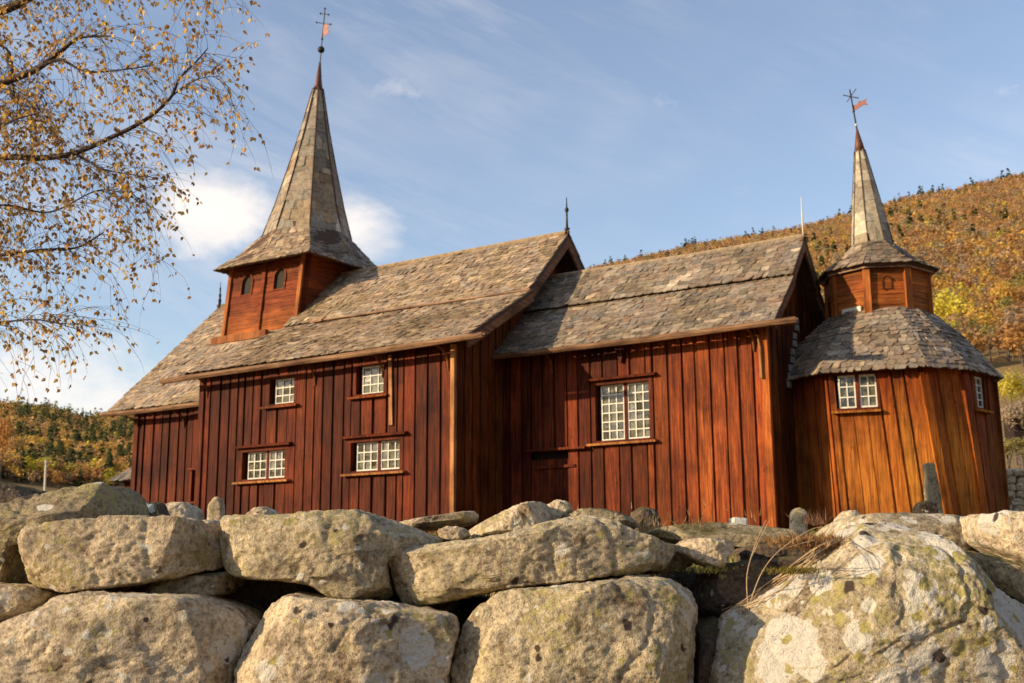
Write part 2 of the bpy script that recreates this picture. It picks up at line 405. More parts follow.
mb.prism([(NX1-.12, 20.2, 6.4), (NX1-.12, 27.8, 6.4), (NX1-.12, 25.8, 7.7), (NX1-.12, 24, 9.45), (NX1-.12, 22.2, 7.7)], (-.2, 0, 0), (1, 1, 1), 1)
part(mb, 'nave_wall', [M['red'], M['core']])
mb = MB()
XE = -13.45
for sg in (1, -1):
    f = (lambda y: y) if sg > 0 else (lambda y: 2*AX-y)
    def Q(x, p, dz=0): return (x, f(p[0]), p[1]+dz)
    xl = -22.0
    lowtop = (22.25, nB[1]+.05)
    if sg > 0:
        slates(mb, Q(xl, nE), Q(XE, nE), Q(XE, lowtop), Q(-21.2, lowtop), R_, PAL_TAN, deck=.08, lift=.03)
        slates(mb, Q(-21.15, nB, .07), Q(XE, nB, .07), Q(XE, nR), Q(-21.15, nR), R_, PAL_TAN, deck=.08, lift=.03)
    else:
        slates(mb, Q(XE, nE), Q(xl, nE), Q(-21.2, lowtop), Q(XE, lowtop), R_, PAL_TAN, row=.3, w=(.4, .7))
        slates(mb, Q(XE, nB, .07), Q(-21.15, nB, .07), Q(-21.15, nR), Q(XE, nR), R_, PAL_TAN, row=.3, w=(.4, .7))
mb.tube([(-21.1, 24, 9.76), (-18, 24.02, 9.77), (-13.45, 24, 9.79)], [.05]*3, 6, PAL_TAN[0])
part(mb, 'nave_roof', [M['slate'], M['deck']])
mb = MB(); mb.beam((-19.8, 22.06, 7.97), (-13.42, 22.06, 7.93), .06, .03, (0, -.55, .85), (2.0, 2.2, 2.5)); mb.beam((-20.1, 22.07, 7.98), (-19.7, 22.05, 7.99), .18, .04, (0, -.55, .85), (2.4, 2.5, 2.6))
part(mb, 'roof_batten', M['grey'])
def rake(name, x, pts, w=.05, h=.26, drop=.13):
    mb = MB()
    for (a, b) in zip(pts[:-1], pts[1:]):
        a = V3(x, *a); b = V3(x, *b); d = unit(b-a); u = np.cross(d, (1, 0, 0)); u = u if u[2] > 0 else -u
        mb.beam(a-u*drop-d*.03, b-u*drop+d*.03, w, h, u, tintf(R_, .9, 1.2))
    part(mb, name, M['rake'])
rake('bargeboard', XE-.03, [nE, (nB[0]+.02, nB[1])]); rake('bargeboard', XE-.032, [(nB[0]+.0, nB[1]+.07), nR])
rake('bargeboard', XE-.03, [(2*AX-nR[0], nR[1]), (2*AX-nB[0], nB[1]+.07)]); rake('bargeboard', XE-.032, [(2*AX-nB[0]-.02, nB[1]), (2*AX-nE[0], nE[1])])
def gutter(p, q, r=.062, sag=.02, n=7):
    mb = MB(); p, q = V3(*p), V3(*q); pts = []; rs = []
    for i in range(n+1):
        t = i/n; pts.append(p+(q-p)*t+V3(0, 0, -sag*math.sin(math.pi*t)+R_.uniform(-.008, .008))); rs.append(r*R_.uniform(.9, 1.1))
    # hewn half log, open on top
    d = unit(q-p); sd = unit(np.cross(d, (0, 0, 1)))
    prof = [(-1, .55), (-.95, -.3), (-.5, -.9), (.5, -.9), (.95, -.3), (1, .55), (.72, .55), (.4, -.25), (-.4, -.25), (-.72, .55)]
    vs = []
    for pt, rr in zip(pts, rs):
        for (a, b) in prof: vs.append(pt+sd*a*rr+V3(0, 0, 1)*b*rr)
    m = len(prof); fs = []
    for i in range(n):
        for k in range(m):
            k2 = (k+1) % m; fs.append((i*m+k, (i+1)*m+k, (i+1)*m+k2, i*m+k2))
    fs.append(tuple(range(m))); fs.append(tuple(n*m+k for k in range(m-1, -1, -1)))
    mb.add(vs, fs, (1.25, 1.2, 1.15))
    return part(mb, 'gutter', M['grey'])
gutter((-22.65, 19.42, 6.27), (-12.95, 19.42, 6.36), .075)
def bracket(x, y, z, s=1., col=(.55, .6, .7)):
    """naturally bent branch that carries the gutter"""
    mb = MB(); pts = [(x, y, z-.5*s), (x, y-.03, z-.3*s), (x+.01, y-.12*s, z-.16*s), (x+.01, y-.3*s, z-.06*s), (x, y-.46*s, z-.03*s), (x, y-.53*s, z+.07*s)]
    mb.tube(pts, [.022, .026, .026, .022, .02, .014], 7, col); part(mb, 'gutter_bracket', M['post'])
for x in (-21.55, -18.0, -16.0, -14.2): bracket(x, 19.94, 6.3)

# ---- generic window
def window(c, u, n, w, h, sashes, cols, rows, rec=.13, cas=.09, lintel=.14, sill=.16, cap=True, label=None, casecol=(1, 1, 1), capx=.12):
    """c = centre of the sash area on the wall plane; u = right; n = outward"""
    c, u, n = V3(*c), unit(u), unit(n); z = V3(0, 0, 1); ax = (u, n, z)
    mb = MB(); o = n*.06; dep = rec+.12
    cm = n*(.062-dep/2)
    mb.box(c+cm-u*(w/2+cas/2+.0)-u*.09, cas, dep, h+.02, casecol, 0, ax)
    mb.box(c+cm+u*(w/2+cas/2), cas, dep, h+.02, casecol, 0, ax)
    mb.box(c+cm+z*(h/2+cas/2+.01)-u*.045, w+2*cas+.09, dep+.01, cas, casecol, 0, ax)
    mb.box(c+cm-z*(h/2+.03)-u*.045, w+2*cas+.09, dep-.02, .05, casecol, 0, ax)
    win = part(mb, 'window', M['red'])
    if label: win['label'] = label
    if cap:
        mb = MB(); mb.box(c+n*.10+z*(h/2+cas+.05)-u*.045, w+2*cas+.09+2*capx, .15, .045, (1.1, 1.15, 1.2), 0, (u, unit(n-z*.25), unit(z+n*.25)))
        mb.build('lintel', M['red'], win)
    mb = MB(); mb.box(c+n*.09-z*(h/2+.08)-u*.045, w+2*cas+.09+2*capx*.8, .19, .045, (1.0, 1.2, 1.3), 0, (u, unit(n-z*.12), unit(z+n*.12))); mb.build('sill', M['post'] if cap else M['orange'], win)
    # muntins
    back = c-n*(rec-.06)
    mu = .023; sw = (w-(sashes-1)*.075)/sashes
    for s in range(sashes):
        mb = MB(); cx = back+u*(-w/2+sw/2+s*(sw+.075))
        for i in range(cols+1): mb.box(cx+u*(-sw/2+mu/2+(sw-mu)*i/cols), mu if 0 < i < cols else .034, .03, h, (1, 1, 1), 0, ax)
        for j in range(rows+1): mb.box(cx+z*(-h/2+mu/2+(h-mu)*j/rows)+n*.002, sw+.004, .03, mu if 0 < j < rows else .042, (1, 1, 1), 0, ax)
        mb.build('sash', M['white'], win)
        mb = MB(); pw, ph = (sw-mu)/cols, (h-mu)/rows       # one slightly tilted sheet for each light
        for i in range(cols):
            for j in range(rows):
                q = cx-n*.012+u*(-sw/2+mu/2+pw*(i+.5))+z*(-h/2+mu/2+ph*(j+.5)); a, b = R_.uniform(-.05, .05), R_.uniform(-.04, .04)
                mb.box(q, pw, .006, ph, (1, 1, 1), 0, (unit(u+n*a), unit(n-u*a-z*b), unit(z+n*b)))
        mb.build('pane', M['glass'], win)
    if sashes > 1:
        mb = MB(); mb.box(back+n*.01, .075, .05, h+.02, (1.1, 1, 1), 0, ax); mb.build('mullion', M['red'], win)
    mb = MB(); mb.box(back-n*.05, w+.3, .02, h+.1, (1, 1, 1), 0, ax); mb.build('window_back', M['core'], win)
    return win
def nwin(k, s, cc, rr, **kw):
    x0, x1, z0, z1 = WIN[k]; return window(((x0+x1)/2, NY, (z0+z1)/2), (1, 0, 0), (0, -1, 0), x1-x0, z1-z0, s, cc, rr, **kw)
nwin('a', 2, 3, 3); nwin('b', 2, 3, 3); nwin('c', 1, 3, 3, cap=False, capx=.1); nwin('d', 1, 3, 3, cap=False, capx=.1)
# corner trim and strip beside the upper window; the pale tint paints them sunlit
mb = MB(); mb.box((-14.06, 19.93, 4.2), .10, .10, 4.3, (1.15, 1.5, 2.0)); part(mb, 'corner_board', M['post'])
mb = MB(); mb.beam((-15.73, 19.915, 4.72), (-15.78, 19.915, 6.3), .04, .09, (1, 0, 0), (1.15, 1.5, 2.0)); part(mb, 'sunlit_strip', M['post'])
mb = MB(); mb.box((-21.72, 19.94, 4.2), .16, .10, 4.4, (.9, .9, .9)); part(mb, 'corner_board', M['red'])

# ---- chancel
CX0, CX1, CYW = -14.05, -7.79, 21.87
cE, cB, cR = (21.47, 6.37), (22.80, 7.53), (23.72, 8.62); AXC = 23.72
cw = (-11.55, -10.36, 4.28, 5.47)
mb = MB()
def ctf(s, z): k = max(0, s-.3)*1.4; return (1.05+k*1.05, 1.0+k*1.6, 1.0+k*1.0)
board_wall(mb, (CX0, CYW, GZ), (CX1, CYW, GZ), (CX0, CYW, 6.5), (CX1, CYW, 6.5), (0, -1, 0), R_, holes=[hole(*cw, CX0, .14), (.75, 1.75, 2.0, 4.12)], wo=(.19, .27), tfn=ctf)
board_wall(mb, (CX1, CYW, GZ), (CX1, 25.57, GZ), (CX1, CYW, 6.5), (CX1, 25.57, 6.5), (1, 0, 0), R_, topfn=lambda s: (lambda y: (lambda yy: cE[1]+(cB[1]-cE[1])*(yy-cE[0])/(cB[0]-cE[0]) if yy < cB[0] else cB[1]+(cR[1]-cB[1])*(yy-cB[0])/(cR[0]-cB[0]))(min(y, 2*AXC-y)))(CYW+s)-.12, tfn=lambda s, z: (1.0, 1.35, 1.0))
mb.box(((CX0+CX1)/2, AXC, (GZ+6.3)/2), CX1-CX0-.3, 3.4, 6.3-GZ, (1, 1, 1), 1)
mb.prism([(CX1-.12, 22.02, 6.3), (CX1-.12, 25.42, 6.3), (CX1-.12, 24.62, 7.35), (CX1-.12, 23.72, 8.35), (CX1-.12, 22.82, 7.35)], (-.2, 0, 0), (1, 1, 1), 1)
part(mb, 'chancel_wall', [M['red'], M['core']])
mb = MB(); XC = -7.44
def QC(x, p, sg, dz=0): return (x, p[0] if sg > 0 else 2*AXC-p[0], p[1]+dz)
slates(mb, QC(CX0, cE, 1), QC(XC, cE, 1), QC(XC, (22.88, 7.60), 1), QC(CX0, (22.88, 7.60), 1), R_, PAL_GREY, w=(.13, .30))
slates(mb, QC(CX0, cB, 1, .10), QC(XC, cB, 1, .10), QC(XC, cR, 1), QC(CX0, cR, 1), R_, PAL_GREY, w=(.13, .30))
slates(mb, QC(XC, cE, -1), QC(CX0, cE, -1), QC(CX0, (22.88, 7.60), -1), QC(XC, (22.88, 7.60), -1), R_, PAL_GREY, row=.3, w=(.4, .7))
slates(mb, QC(XC, cB, -1, .1), QC(CX0, cB, -1, .1), QC(CX0, cR, -1), QC(XC, cR, -1), R_, PAL_GREY, row=.3, w=(.4, .7))
mb.tube([(-14, AXC, 8.63), (-10, AXC, 8.61), (-7.45, AXC, 8.65)], [.05]*3, 6, PAL_GREY[3])
part(mb, 'chancel_roof', [M['slate'], M['deck']])
rake('bargeboard', XC-.03, [cE, cB], h=.2, drop=.1); rake('bargeboard', XC-.032, [(cB[0], cB[1]+.1), cR], h=.2, drop=.1)
rake('bargeboard', XC-.03, [(2*AXC-cR[0], cR[1]), (2*AXC-cB[0], cB[1]+.1)], h=.2, drop=.1); rake('bargeboard', XC-.032, [(2*AXC-cB[0], cB[1]), (2*AXC-cE[0], cE[1])], h=.2, drop=.1)
gutter((-13.95, 21.36, 6.29), (-6.95, 21.36, 6.31), .075)
for x in (-12.7, -8.0): bracket(x, 21.80, 6.28, .85)
mb = MB(); mb.prism([(-11.1, 21.72, 6.3), (-10.85, 21.72, 6.3), (-10.95, 21.72, 5.92), (-11.0, 21.72, 5.92)], (0, .06, 0)); part(mb, 'eave_wedge', M['red'])
window(((cw[0]+cw[1])/2, CYW, (cw[2]+cw[3])/2), (1, 0, 0), (0, -1, 0), cw[1]-cw[0], cw[3]-cw[2], 2, 3, 6, capx=.1)
mb = MB(); mb.box((-7.78, 21.80, 4.2), .15, .10, 4.3, (1.05, .8, .55)); part(mb, 'corner_board', M['post'])
mb = MB(); mb.tube([(-7.87, 21.70, 6.16), (-7.84, 21.70, 5.91), (-7.84, 21.71, 5.28)], [.024, .028, .028], 7, (1.1, 1.5, 2.0)); part(mb, 'sunlit_corner_strip', M['post'])  # strip tinted pale to paint the sunlit part of the chancel corner
# blocked priest's door in the chancel wall
mb = MB()
for i in range(5):
    x0 = CX0+.77+i*.2; mb.prism([(x0, CYW-.02, 2.0), (x0+.19, CYW-.02, 2.0), (x0+.19, CYW-.02, 3.95), (x0, CYW-.02, 3.95)], (0, .05, 0), tintf(R_, .9, 1.2))
door = part(mb, 'door', M['red'])
mb = MB(); mb.beam((-13.35, 21.77, 4.16), (-11.85, 21.75, 4.15), .16, .05, col=(1.2, 1.2, 1.2)); mb.build('lintel', M['red'], door)
mb = MB(); mb.beam((-13.15, 21.81, 3.78), (-12.15, 21.81, 3.78), .07, .06, col=(1.1, 1.1, 1.1)); mb.build('cross_rail', M['red'], door)

# ---- west part
WX0, WYW = -24.8, 20.6; wE, wR = (20.18, 5.83), (24.0, 9.42); 
mb = MB()
board_wall(mb, (WX0, WYW, GZ), (NX0, WYW, GZ), (WX0, WYW, 5.9), (NX0, WYW, 5.9), (0, -1, 0), R_, holes=[(2.08, 2.36, 3.3, 4.08)], lo=.6, hi=1.1)
mb.box(((WX0+NX0)/2+.05, AX, (GZ+5.85)/2), NX0-WX0-.2, 6.5, 5.85-GZ, (1, 1, 1), 1)
mb.prism([(WX0+.05, 20.7, 5.85), (WX0+.05, 24, 9.1), (WX0+.05, 27.3, 5.85)], (.2, 0, 0), (1, 1, 1), 1)
part(mb, 'west_wall', [M['red'], M['core']])
mb = MB(); mb.box((-22.58, 20.52, 3.7), .06, .14, .86); mb.box((-22.30, 20.52, 3.7), .06, .14, .86); mb.box((-22.44, 20.50, 4.13), .5, .18, .05, (1.3, 1.3, 1.3)); mb.box((-22.44, 20.50, 3.28), .5, .18, .05, (1.3, 1.3, 1.3))
part(mb, 'slit_window', M['red'])
mb = MB(); XW = -25.58
slates(mb, (XW, *wE), (-21.0, *wE), (-21.0, *wR), (XW, *wR), R_, PAL_TAN, deck=.08)
slates(mb, (-21.0, 2*AX-wE[0], wE[1]), (XW, 2*AX-wE[0], wE[1]), (XW, *wR), (-21.0, *wR), R_, PAL_TAN, row=.3, w=(.4, .7))
mb.tube([(XW, 24, 9.43), (-23.8, 24, 9.43)], [.07, .07], 6, PAL_GREY[2])
part(mb, 'west_roof', [M['slate'], M['deck']])
rake('bargeboard', XW+.03, [wE, wR], h=.2, drop=.12); rake('bargeboard', XW+.03, [(2*AX-wR[0], wR[1]), (2*AX-wE[0], wE[1])], h=.2, drop=.12)
gutter((-25.68, 20.04, 5.72), (-21.75, 20.04, 5.72), .075)
bracket(-24.75, 20.54, 5.62, .9, (.5, .5, .5)); bracket(-23.0, 20.54, 5.62, .8, (.5, .5, .5))
mb = MB(); mb.box((-24.82, 20.54, 4.0), .16, .1, 3.9, (.8, .8, .8)); part(mb, 'corner_board', M['red'])
# low porch west of it
mb = MB(); pa, pb, pc, pd = (-27.25, 21.7, 4.13), (-24.85, 21.7, 4.13), (-24.85, 24.0, 6.1), (-25.4, 24.0, 6.1)
slates(mb, pa, pb, pc, pd, R_, [(.13, .12, .11), (.17, .15, .13), (.10, .095, .09)])
slates(mb, (-27.25, 26.3, 4.13), pa, pd, pd, R_, [(.13, .12, .11), (.17, .15, .13)], row=.25, w=(.3, .5))
slates(mb, (-24.85, 26.3, 4.13), (-27.25, 26.3, 4.13), pd, pc, R_, [(.13, .12, .11)], row=.3, w=(.4, .6))
mb.box((-25.95, 24.0, 3.1), 2.1, 4.0, 2.1, (.5, .45, .45), 2)
part(mb, 'porch', [M['slate'], M['deck'], M['red']])

# ---- tower
tb = V3(-22.43, 23.91); tt = V3(-22.18, 23.93)
hb = 1.41
def tc(cx, cy, h, z): return [V3(cx-h, cy-h, z), V3(cx+h, cy-h, z), V3(cx+h, cy+h, z), V3(cx-h, cy+h, z)]
bz, tz = 7.2, 10.25
bot = tc(-22.495, 23.91, hb, bz); top = tc(-22.15, 23.91, hb, tz)
ops = [(.55, .92, 9.15-bz, 9.75-bz), (1.78, 2.16, 9.15-bz, 9.78-bz)]
mb = MB()
ns = [(0, -1, 0), (1, 0, 0), (0, 1, 0), (-1, 0, 0)]
for i in range(4):
    j = (i+1) % 4; plank_wall_h(mb, bot[i], bot[j], top[i], top[j], ns[i], R_, holes=ops if i == 0 else ())
mb.add([p*1 for p in tc(-22.495, 23.91, hb-.07, bz)]+tc(-22.15, 23.91, hb-.07, tz), [(0, 1, 5, 4), (1, 2, 6, 5), (2, 3, 7, 6), (3, 0, 4, 7), (4, 5, 6, 7), (3, 2, 1, 0)], (1, 1, 1), 1)
part(mb, 'tower_wall', [M['redh'], M['core']])
M['louvre'] = plain('louvre_dark_grey', (.028, .024, .016), .9)
for o_ in ops:
    s = (o_[0]+o_[1])/2; zc = bz; L = 2*hb
    def TP(x, z, off=0): t = (z)/(tz-bz); return bot[0]+(bot[1]-bot[0])*(x/L)+(top[0]-bot[0])*t+V3(0, -off, 0)
    w2 = (o_[1]-o_[0])/2
    outl = [(s-w2, o_[2]), (s+w2, o_[2]), (s+w2, o_[3]-.22), (s+w2*.62, o_[3]-.08), (s, o_[3]), (s-w2*.62, o_[3]-.08), (s-w2, o_[3]-.22)]
    mb = MB(); mb.prism([TP(x, z, -.02) for x, z in outl], (0, .06, 0)); lo_ = part(mb, 'arched_louvre', M['louvre'])
    mb = MB()   # trim boards cut to the pointed arch
    oo = [(s+(x-s)*1.22+(0), z+(.035 if z > o_[2]+.01 else -.03)) for x, z in outl]
    nO = len(outl)
    for a in range(nO):
        b2 = (a+1) % nO
        mb.prism([TP(*oo[a], .05), TP(*oo[b2], .05), TP(*outl[b2], .05), TP(*outl[a], .05)], (0, .09, 0), (1, 1, 1))
    # plank fill in the square corners beside the arch point
    for sg in (-1, 1): mb.prism([TP(s, o_[3], .03), TP(s+sg*w2, o_[3]-.22, .03), TP(s+sg*w2*1.02, o_[3]+.05, .03)][::sg], (0, .06, 0), (.95, .95, .95))
    mb.build('arch_trim', M['redh'], lo_)
for x in (.06, 1.38, 2*hb-.06):
    mb = MB(); a, b2 = TP(x, 0, .05), TP(x, tz-bz, .05); mb.beam(a, b2, .12 if x != 1.38 else .13, .06, (0, -1, 0), (1.0, .95, .9)); part(mb, 'corner_board', M['post'] if x != 1.38 else M['redh'])
mb = MB(); mb.beam((bot[1][0]+.02, bot[1][1]+.08, bz), (top[1][0]+.04, top[1][1]+.08, tz), .06, .13, (0, 1, 0), (.5, .4, .4)); part(mb, 'corner_board', M['redh'])
mb = MB(); mb.beam((-23.98, 22.27, 7.88), (-21.9, 22.27, 7.90), .14, .2, (0, 0, 1), (.75, .75, .75)); part(mb, 'sill_board', M['post'])
# spire
def octa(cx, cy, r, z, a0=0., n=8): return [V3(cx+r*math.sin(rad(a0+360/n*k)), cy-r*math.cos(rad(a0+360/n*k)), z) for k in range(n)]
mb = MB()
sk = tc(-22.0, 23.82, 1.78, 9.9); o1 = octa(-22.05, 23.92, 1.25, 11.0)
# skirt: square eave to octagon, one swept ring between
mid = [None]*8
sq = {7: sk[0], 0: (sk[0]+sk[1])/2, 1: sk[1], 2: (sk[1]+sk[2])/2, 3: sk[2], 4: (sk[2]+sk[3])/2, 5: sk[3], 6: (sk[3]+sk[0])/2}
for k in range(8):
    mid[k] = sq[k]*.52+o1[k]*.48; mid[k][2] = 9.9+.42
for k in range(8):
    j = (k+1) % 8
    slates(mb, sq[k], sq[j], mid[j], mid[k], R_, PAL_TAN if k in (7, 0) else PAL_GREY, row=.15, w=(.14, .3), jag=.02)
    slates(mb, mid[k], mid[j], o1[j], o1[k], R_, PAL_TAN if k in (7, 0) else PAL_GREY, row=.15, w=(.14, .3), over=.02, jag=.02)
part(mb, 'spire_skirt', [M['slate'], M['deck']])
mb = MB()
rings = [(11.0, 1.25), (11.9, .98), (13.0, .70), (14.3, .39), (15.6, .13)]
def axis(z, z0=11.0, z1=16.44, p0=(-22.05, 23.92), p1=(-21.87, 24.04)):
    t = (z-z0)/(z1-z0); return p0[0]+(p1[0]-p0[0])*t, p0[1]+(p1[1]-p0[1])*t
for (z0, r0), (z1, r1) in zip(rings[:-1], rings[1:]):
    a = octa(*axis(z0), r0, z0); b = octa(*axis(z1), r1, z1)
    for k in range(8):
        j = (k+1) % 8; slates(mb, a[k], a[j], b[j], b[k], R_, PAL_SPIRE, row=.3, w=(.22, .5), lift=.012, th=.014, over=.05, jag=.015, deck=.05)
part(mb, 'spire', [M['slate'], M['deck']])
mb = MB()
for k in range(8):
    mb.tube([octa(*axis(z), r+.02, z)[k] for z, r in rings], [.022]*5, 5, (.8, .8, .8))
part(mb, 'spire_ridge', M['deck'])
mb = MB(); mb.tube([(*axis(z), z) for z in (15.5, 15.8, 16.44)], [.16, .10, .03], 8, (1, 1, 1)); part(mb, 'spire_cap', M['copper'], smooth=True)
def vane(px, py, zb, lean, ball, kind):
    mb = MB(); h = 1.75 if kind == 'a' else .98
    P = lambda t, s=0.: V3(px+lean*t*.7+s*.80, py+lean*t*.7+s*-.1, zb+t)
    mb.tube([P(-.2), P(h)], [.02, .014], 6)
    v = part(mb, 'weather_vane', M['iron'])
    def el(name, mb, mat): mb.build(name, mat, v)
    if kind == 'a':
        mb = MB()
        bm_c = P(.42)
        ring = []; 
        for i in range(9):
            th = math.pi*i/8; ring.append((bm_c+V3(0, 0, -math.cos(th)*.105), max(.002, math.sin(th)*.105)))
        mb.tube([q[0] for q in ring], [q[1] for q in ring], 12); el('ball', mb, M['iron'])
        mb = MB(); mb.tube([P(.7), P(h)], [.021, .017], 6)
        for t, w_ in ((1.28, .30), (1.58, .17)):
            a = P(t)+V3(-w_*.95, .0, .10*w_/.3); b = P(t)+V3(w_*.95, 0, -.12*w_/.3)
            mb.tube([a, b], [.012, .012], 5)
            for q in (a, b): mb.tube([q-V3(0, 0, .035), q, q+V3(0, 0, .035)], [.004, .035, .004], 6)
        mb.tube([P(h)-V3(0, 0, .03), P(h), P(h)+V3(0, 0, .05)], [.01, .035, .004], 6)
        mb.tube([P(.72), P(.76), P(.8)], [.01, .04, .01], 6); el('cross_arms', mb, M['iron'])
        mb = MB(); a = P(.84)
        mb.prism([a, a+V3(.2, 0, .02), a+V3(.25, 0, .16), a+V3(.18, 0, .2), a+V3(.24, 0, .3), a+V3(.13, 0, .4), a+V3(.03, 0, .34)], (0, .01, 0)); el('flag', mb, M['gilt'])
    else:
        mb = MB(); mb.tube([P(.1), P(.13), P(.17)], [.01, .035, .01], 8); el('ball', mb, M['white'])
        mb = MB(); mb.tube([P(.4), P(h*.95)], [.017, .016], 6)
        for t, w_ in ((.82, .17),):
            a = P(t)+V3(-w_, 0, .06); b = P(t)+V3(w_, 0, -.09)
            mb.tube([a, b], [.012, .012], 5); mb.tube([P(t)+V3(-.1, 0, -.12), P(t+.02)+V3(.13, 0, .13)], [.009, .009], 5)
        mb.tube([P(.42), P(.45), P(.48)], [.01, .03, .01], 6); el('cross_arms', mb, M['iron'])
        mb = MB(); a = P(.46)
        mb.prism([a, a+V3(.22, 0, .1), a+V3(.33, 0, .08), a+V3(.28, 0, .16), a+V3(.31, 0, .24), a+V3(.2, 0, .2), a+V3(.12, 0, .22), a+V3(.1, 0, .15), a+V3(0, 0, .14)], (0, .01, 0)); el('flag', mb, M['gilt'])
vane(-21.87, 24.04, 16.42, .06, True, 'a')

# finials
def finial(x, y, z, h, mat, orn=True):
    mb = MB()
    if orn: pr = [(-.12, .06), (0, .07), (.08, .10), (.12, .04), (.3, .055), (.34, .03), (.5, .045), (.54, .02), (.75, .03), (.78, .012), (1., .006)]
    else: pr = [(-.1, .02), (.45, .017), (1., .008)]
    mb.tube([(x, y, z+t*h) for t, _ in pr], [r for _, r in pr], 8); return part(mb, 'finial', mat, smooth=True)
finial(-25.58, 23.98, 9.40, .8, M['iron']); 
mb = MB()
pr = [(0, .07), (.15, .05), (.18, .08), (.22, .03), (.6, .022), (.64, .05), (.70, .05), (.73, .02), (1, .008)]
mb.tube([(-13.5, 24, 9.7+t*1.0) for t, _ in pr], [r for _, r in pr], 8); part(mb, 'finial', M['iron'], smooth=True)
finial(-7.47, 23.72, 8.58, .95, M['offwhite'], False)

# ---- apse
AC = V3(-6.33, 24.9, 0)
top_az = [-125, -84, -50, -13, 34, 57, 94, 139, 180]
bot_az = [-125, -84, -48, -9, 43, 65, 95, 139, 180]
def ap(az, r, z): return V3(AC[0]+r*math.sin(rad(az)), AC[1]-r*math.cos(rad(az)), z)
RT, RB = 2.21, 2.23
wtop, = (5.56,)
mb = MB(); wins = []
for k in range(len(top_az)-1):
    B0, B1 = ap(bot_az[k], RB, GZ), ap(bot_az[k+1], RB, GZ); T0, T1 = ap(top_az[k], RT, wtop), ap(top_az[k+1], RT, wtop)
    m0 = unit(np.cross(B1-B0, V3(0, 0, 1))); n = m0
    L = np.linalg.norm(B1-B0); holes = []
    if k == 3: holes = [(.10, .99, 4.60, 5.44)]
    if k == 5: holes = [(.34, .9, 4.6, 5.38)]
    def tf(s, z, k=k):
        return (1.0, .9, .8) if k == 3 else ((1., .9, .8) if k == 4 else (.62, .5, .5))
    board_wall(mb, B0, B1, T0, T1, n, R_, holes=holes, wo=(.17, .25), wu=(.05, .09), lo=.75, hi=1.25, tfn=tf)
    mb.prism([B0-n*.16, B1-n*.16, T1-n*.16, T0-n*.16], -n*.1, (1, 1, 1), 1)
part(mb, 'apse_wall', [M['orange'], M['core']])
nA = V3(.25, -.968, 0)
def apse_frame(k, s0):
    T0, T1 = ap(top_az[k], RT, 5.02), ap(top_az[k+1], RT, 5.02); B0, B1 = ap(bot_az[k], RB, 5.02), ap(bot_az[k+1], RB, 5.02)
    t = .86; P0 = B0*(1-t)+T0*t; P1 = B1*(1-t)+T1*t; P0[2] = P1[2] = 5.02
    u = unit(P1-P0); return P0+u*s0, u, unit(np.cross(u, (0, 0, 1)))
c, u, n = apse_frame(3, .54); window(c, u, n, .73, .65, 2, 2, 3, rec=.07, cas=.06, cap=False, capx=.0)
c, u, n = apse_frame(5, .62); window(c, u, n, .44, .62, 1, 2, 4, rec=.07, cas=.06, cap=False, capx=.0)
for k in (4, 5, 6):
    a, b2 = ap(bot_az[k], RB+.07, GZ), ap(top_az[k], RT+.06, wtop); b2 = a+(b2-a)*.93
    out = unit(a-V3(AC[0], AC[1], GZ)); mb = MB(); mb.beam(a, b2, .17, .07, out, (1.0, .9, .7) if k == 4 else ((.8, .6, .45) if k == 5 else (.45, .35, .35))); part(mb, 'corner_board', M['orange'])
# apse roof: swept down to a wavy eave
mb = MB()
TC = V3(-6.28, 24.9, 0)
def tu(az, r, z): return V3(TC[0]+r*math.sin(rad(az)), TC[1]-r*math.cos(rad(az)), z)
eav = [ap(a, 2.49 if a < 50 else 2.37, 5.43) for a in top_az]
tops = [tu(a, 1.04, 6.91) for a in top_az]
for k in range(len(top_az)-1):
    ma = (eav[k]*.5+tops[k]*.5); mbb = (eav[k+1]*.5+tops[k+1]*.5); ma[2] += .12; mbb[2] += .12
    slates(mb, eav[k], eav[k+1], mbb, ma, R_, PAL_GREY, row=.125, w=(.11, .27), jag=.04, lift=.03, over=.07)
    slates(mb, ma, mbb, tops[k+1], tops[k], R_, PAL_GREY, row=.125, w=(.11, .27), jag=.03, lift=.03, over=.03)
part(mb, 'apse_roof', [M['slate'], M['deck']])
# flashing stones where the roof meets the chancel gable
mb = MB()
for i in range(9):
    t = i/8; z = 5.3+t*1.5; y = 22.95+t*.75
    mb.box((-7.70+.02*math.sin(i*3), y, z), .05, .16, .13, (.24, .24, .25), 0, (unit((1, 0, R_.uniform(-.2, .2))), (0, 1, 0), (0, 0, 1)))
part(mb, 'flashing', M['slate'])
# ---- turret
mb = MB(); az0 = 4
w0 = octa(TC[0], TC[1], 1.06, 6.42, az0); w1 = octa(TC[0], TC[1], 1.06, 7.95, az0)
for k in range(8):
    j = (k+1) % 8; n = unit(np.cross(w0[j]-w0[k], (0, 0, 1)))
    plank_wall_h(mb, w0[k], w0[j], w1[k], w1[j], n, R_, (.2, .36))
mb.add(octa(TC[0], TC[1], 1.03, 6.42, az0)+octa(TC[0], TC[1], 1.03, 7.95, az0), [tuple(range(7, -1, -1)), tuple(range(8, 16))]+[(k, (k+1) % 8, (k+1) % 8+8, k+8) for k in range(8)], (1, 1, 1), 1)
part(mb, 'turret_wall', [M['redh'], M['core']])
for k in range(8):
    out = unit(w0[k]-V3(TC[0], TC[1], 6.42)); mb = MB(); mb.beam(w0[k]+out*.03-V3(0, 0, .0), w1[k]+out*.03, .15, .07, out, (.95, .85, .7)); part(mb, 'corner_board', M['post'])
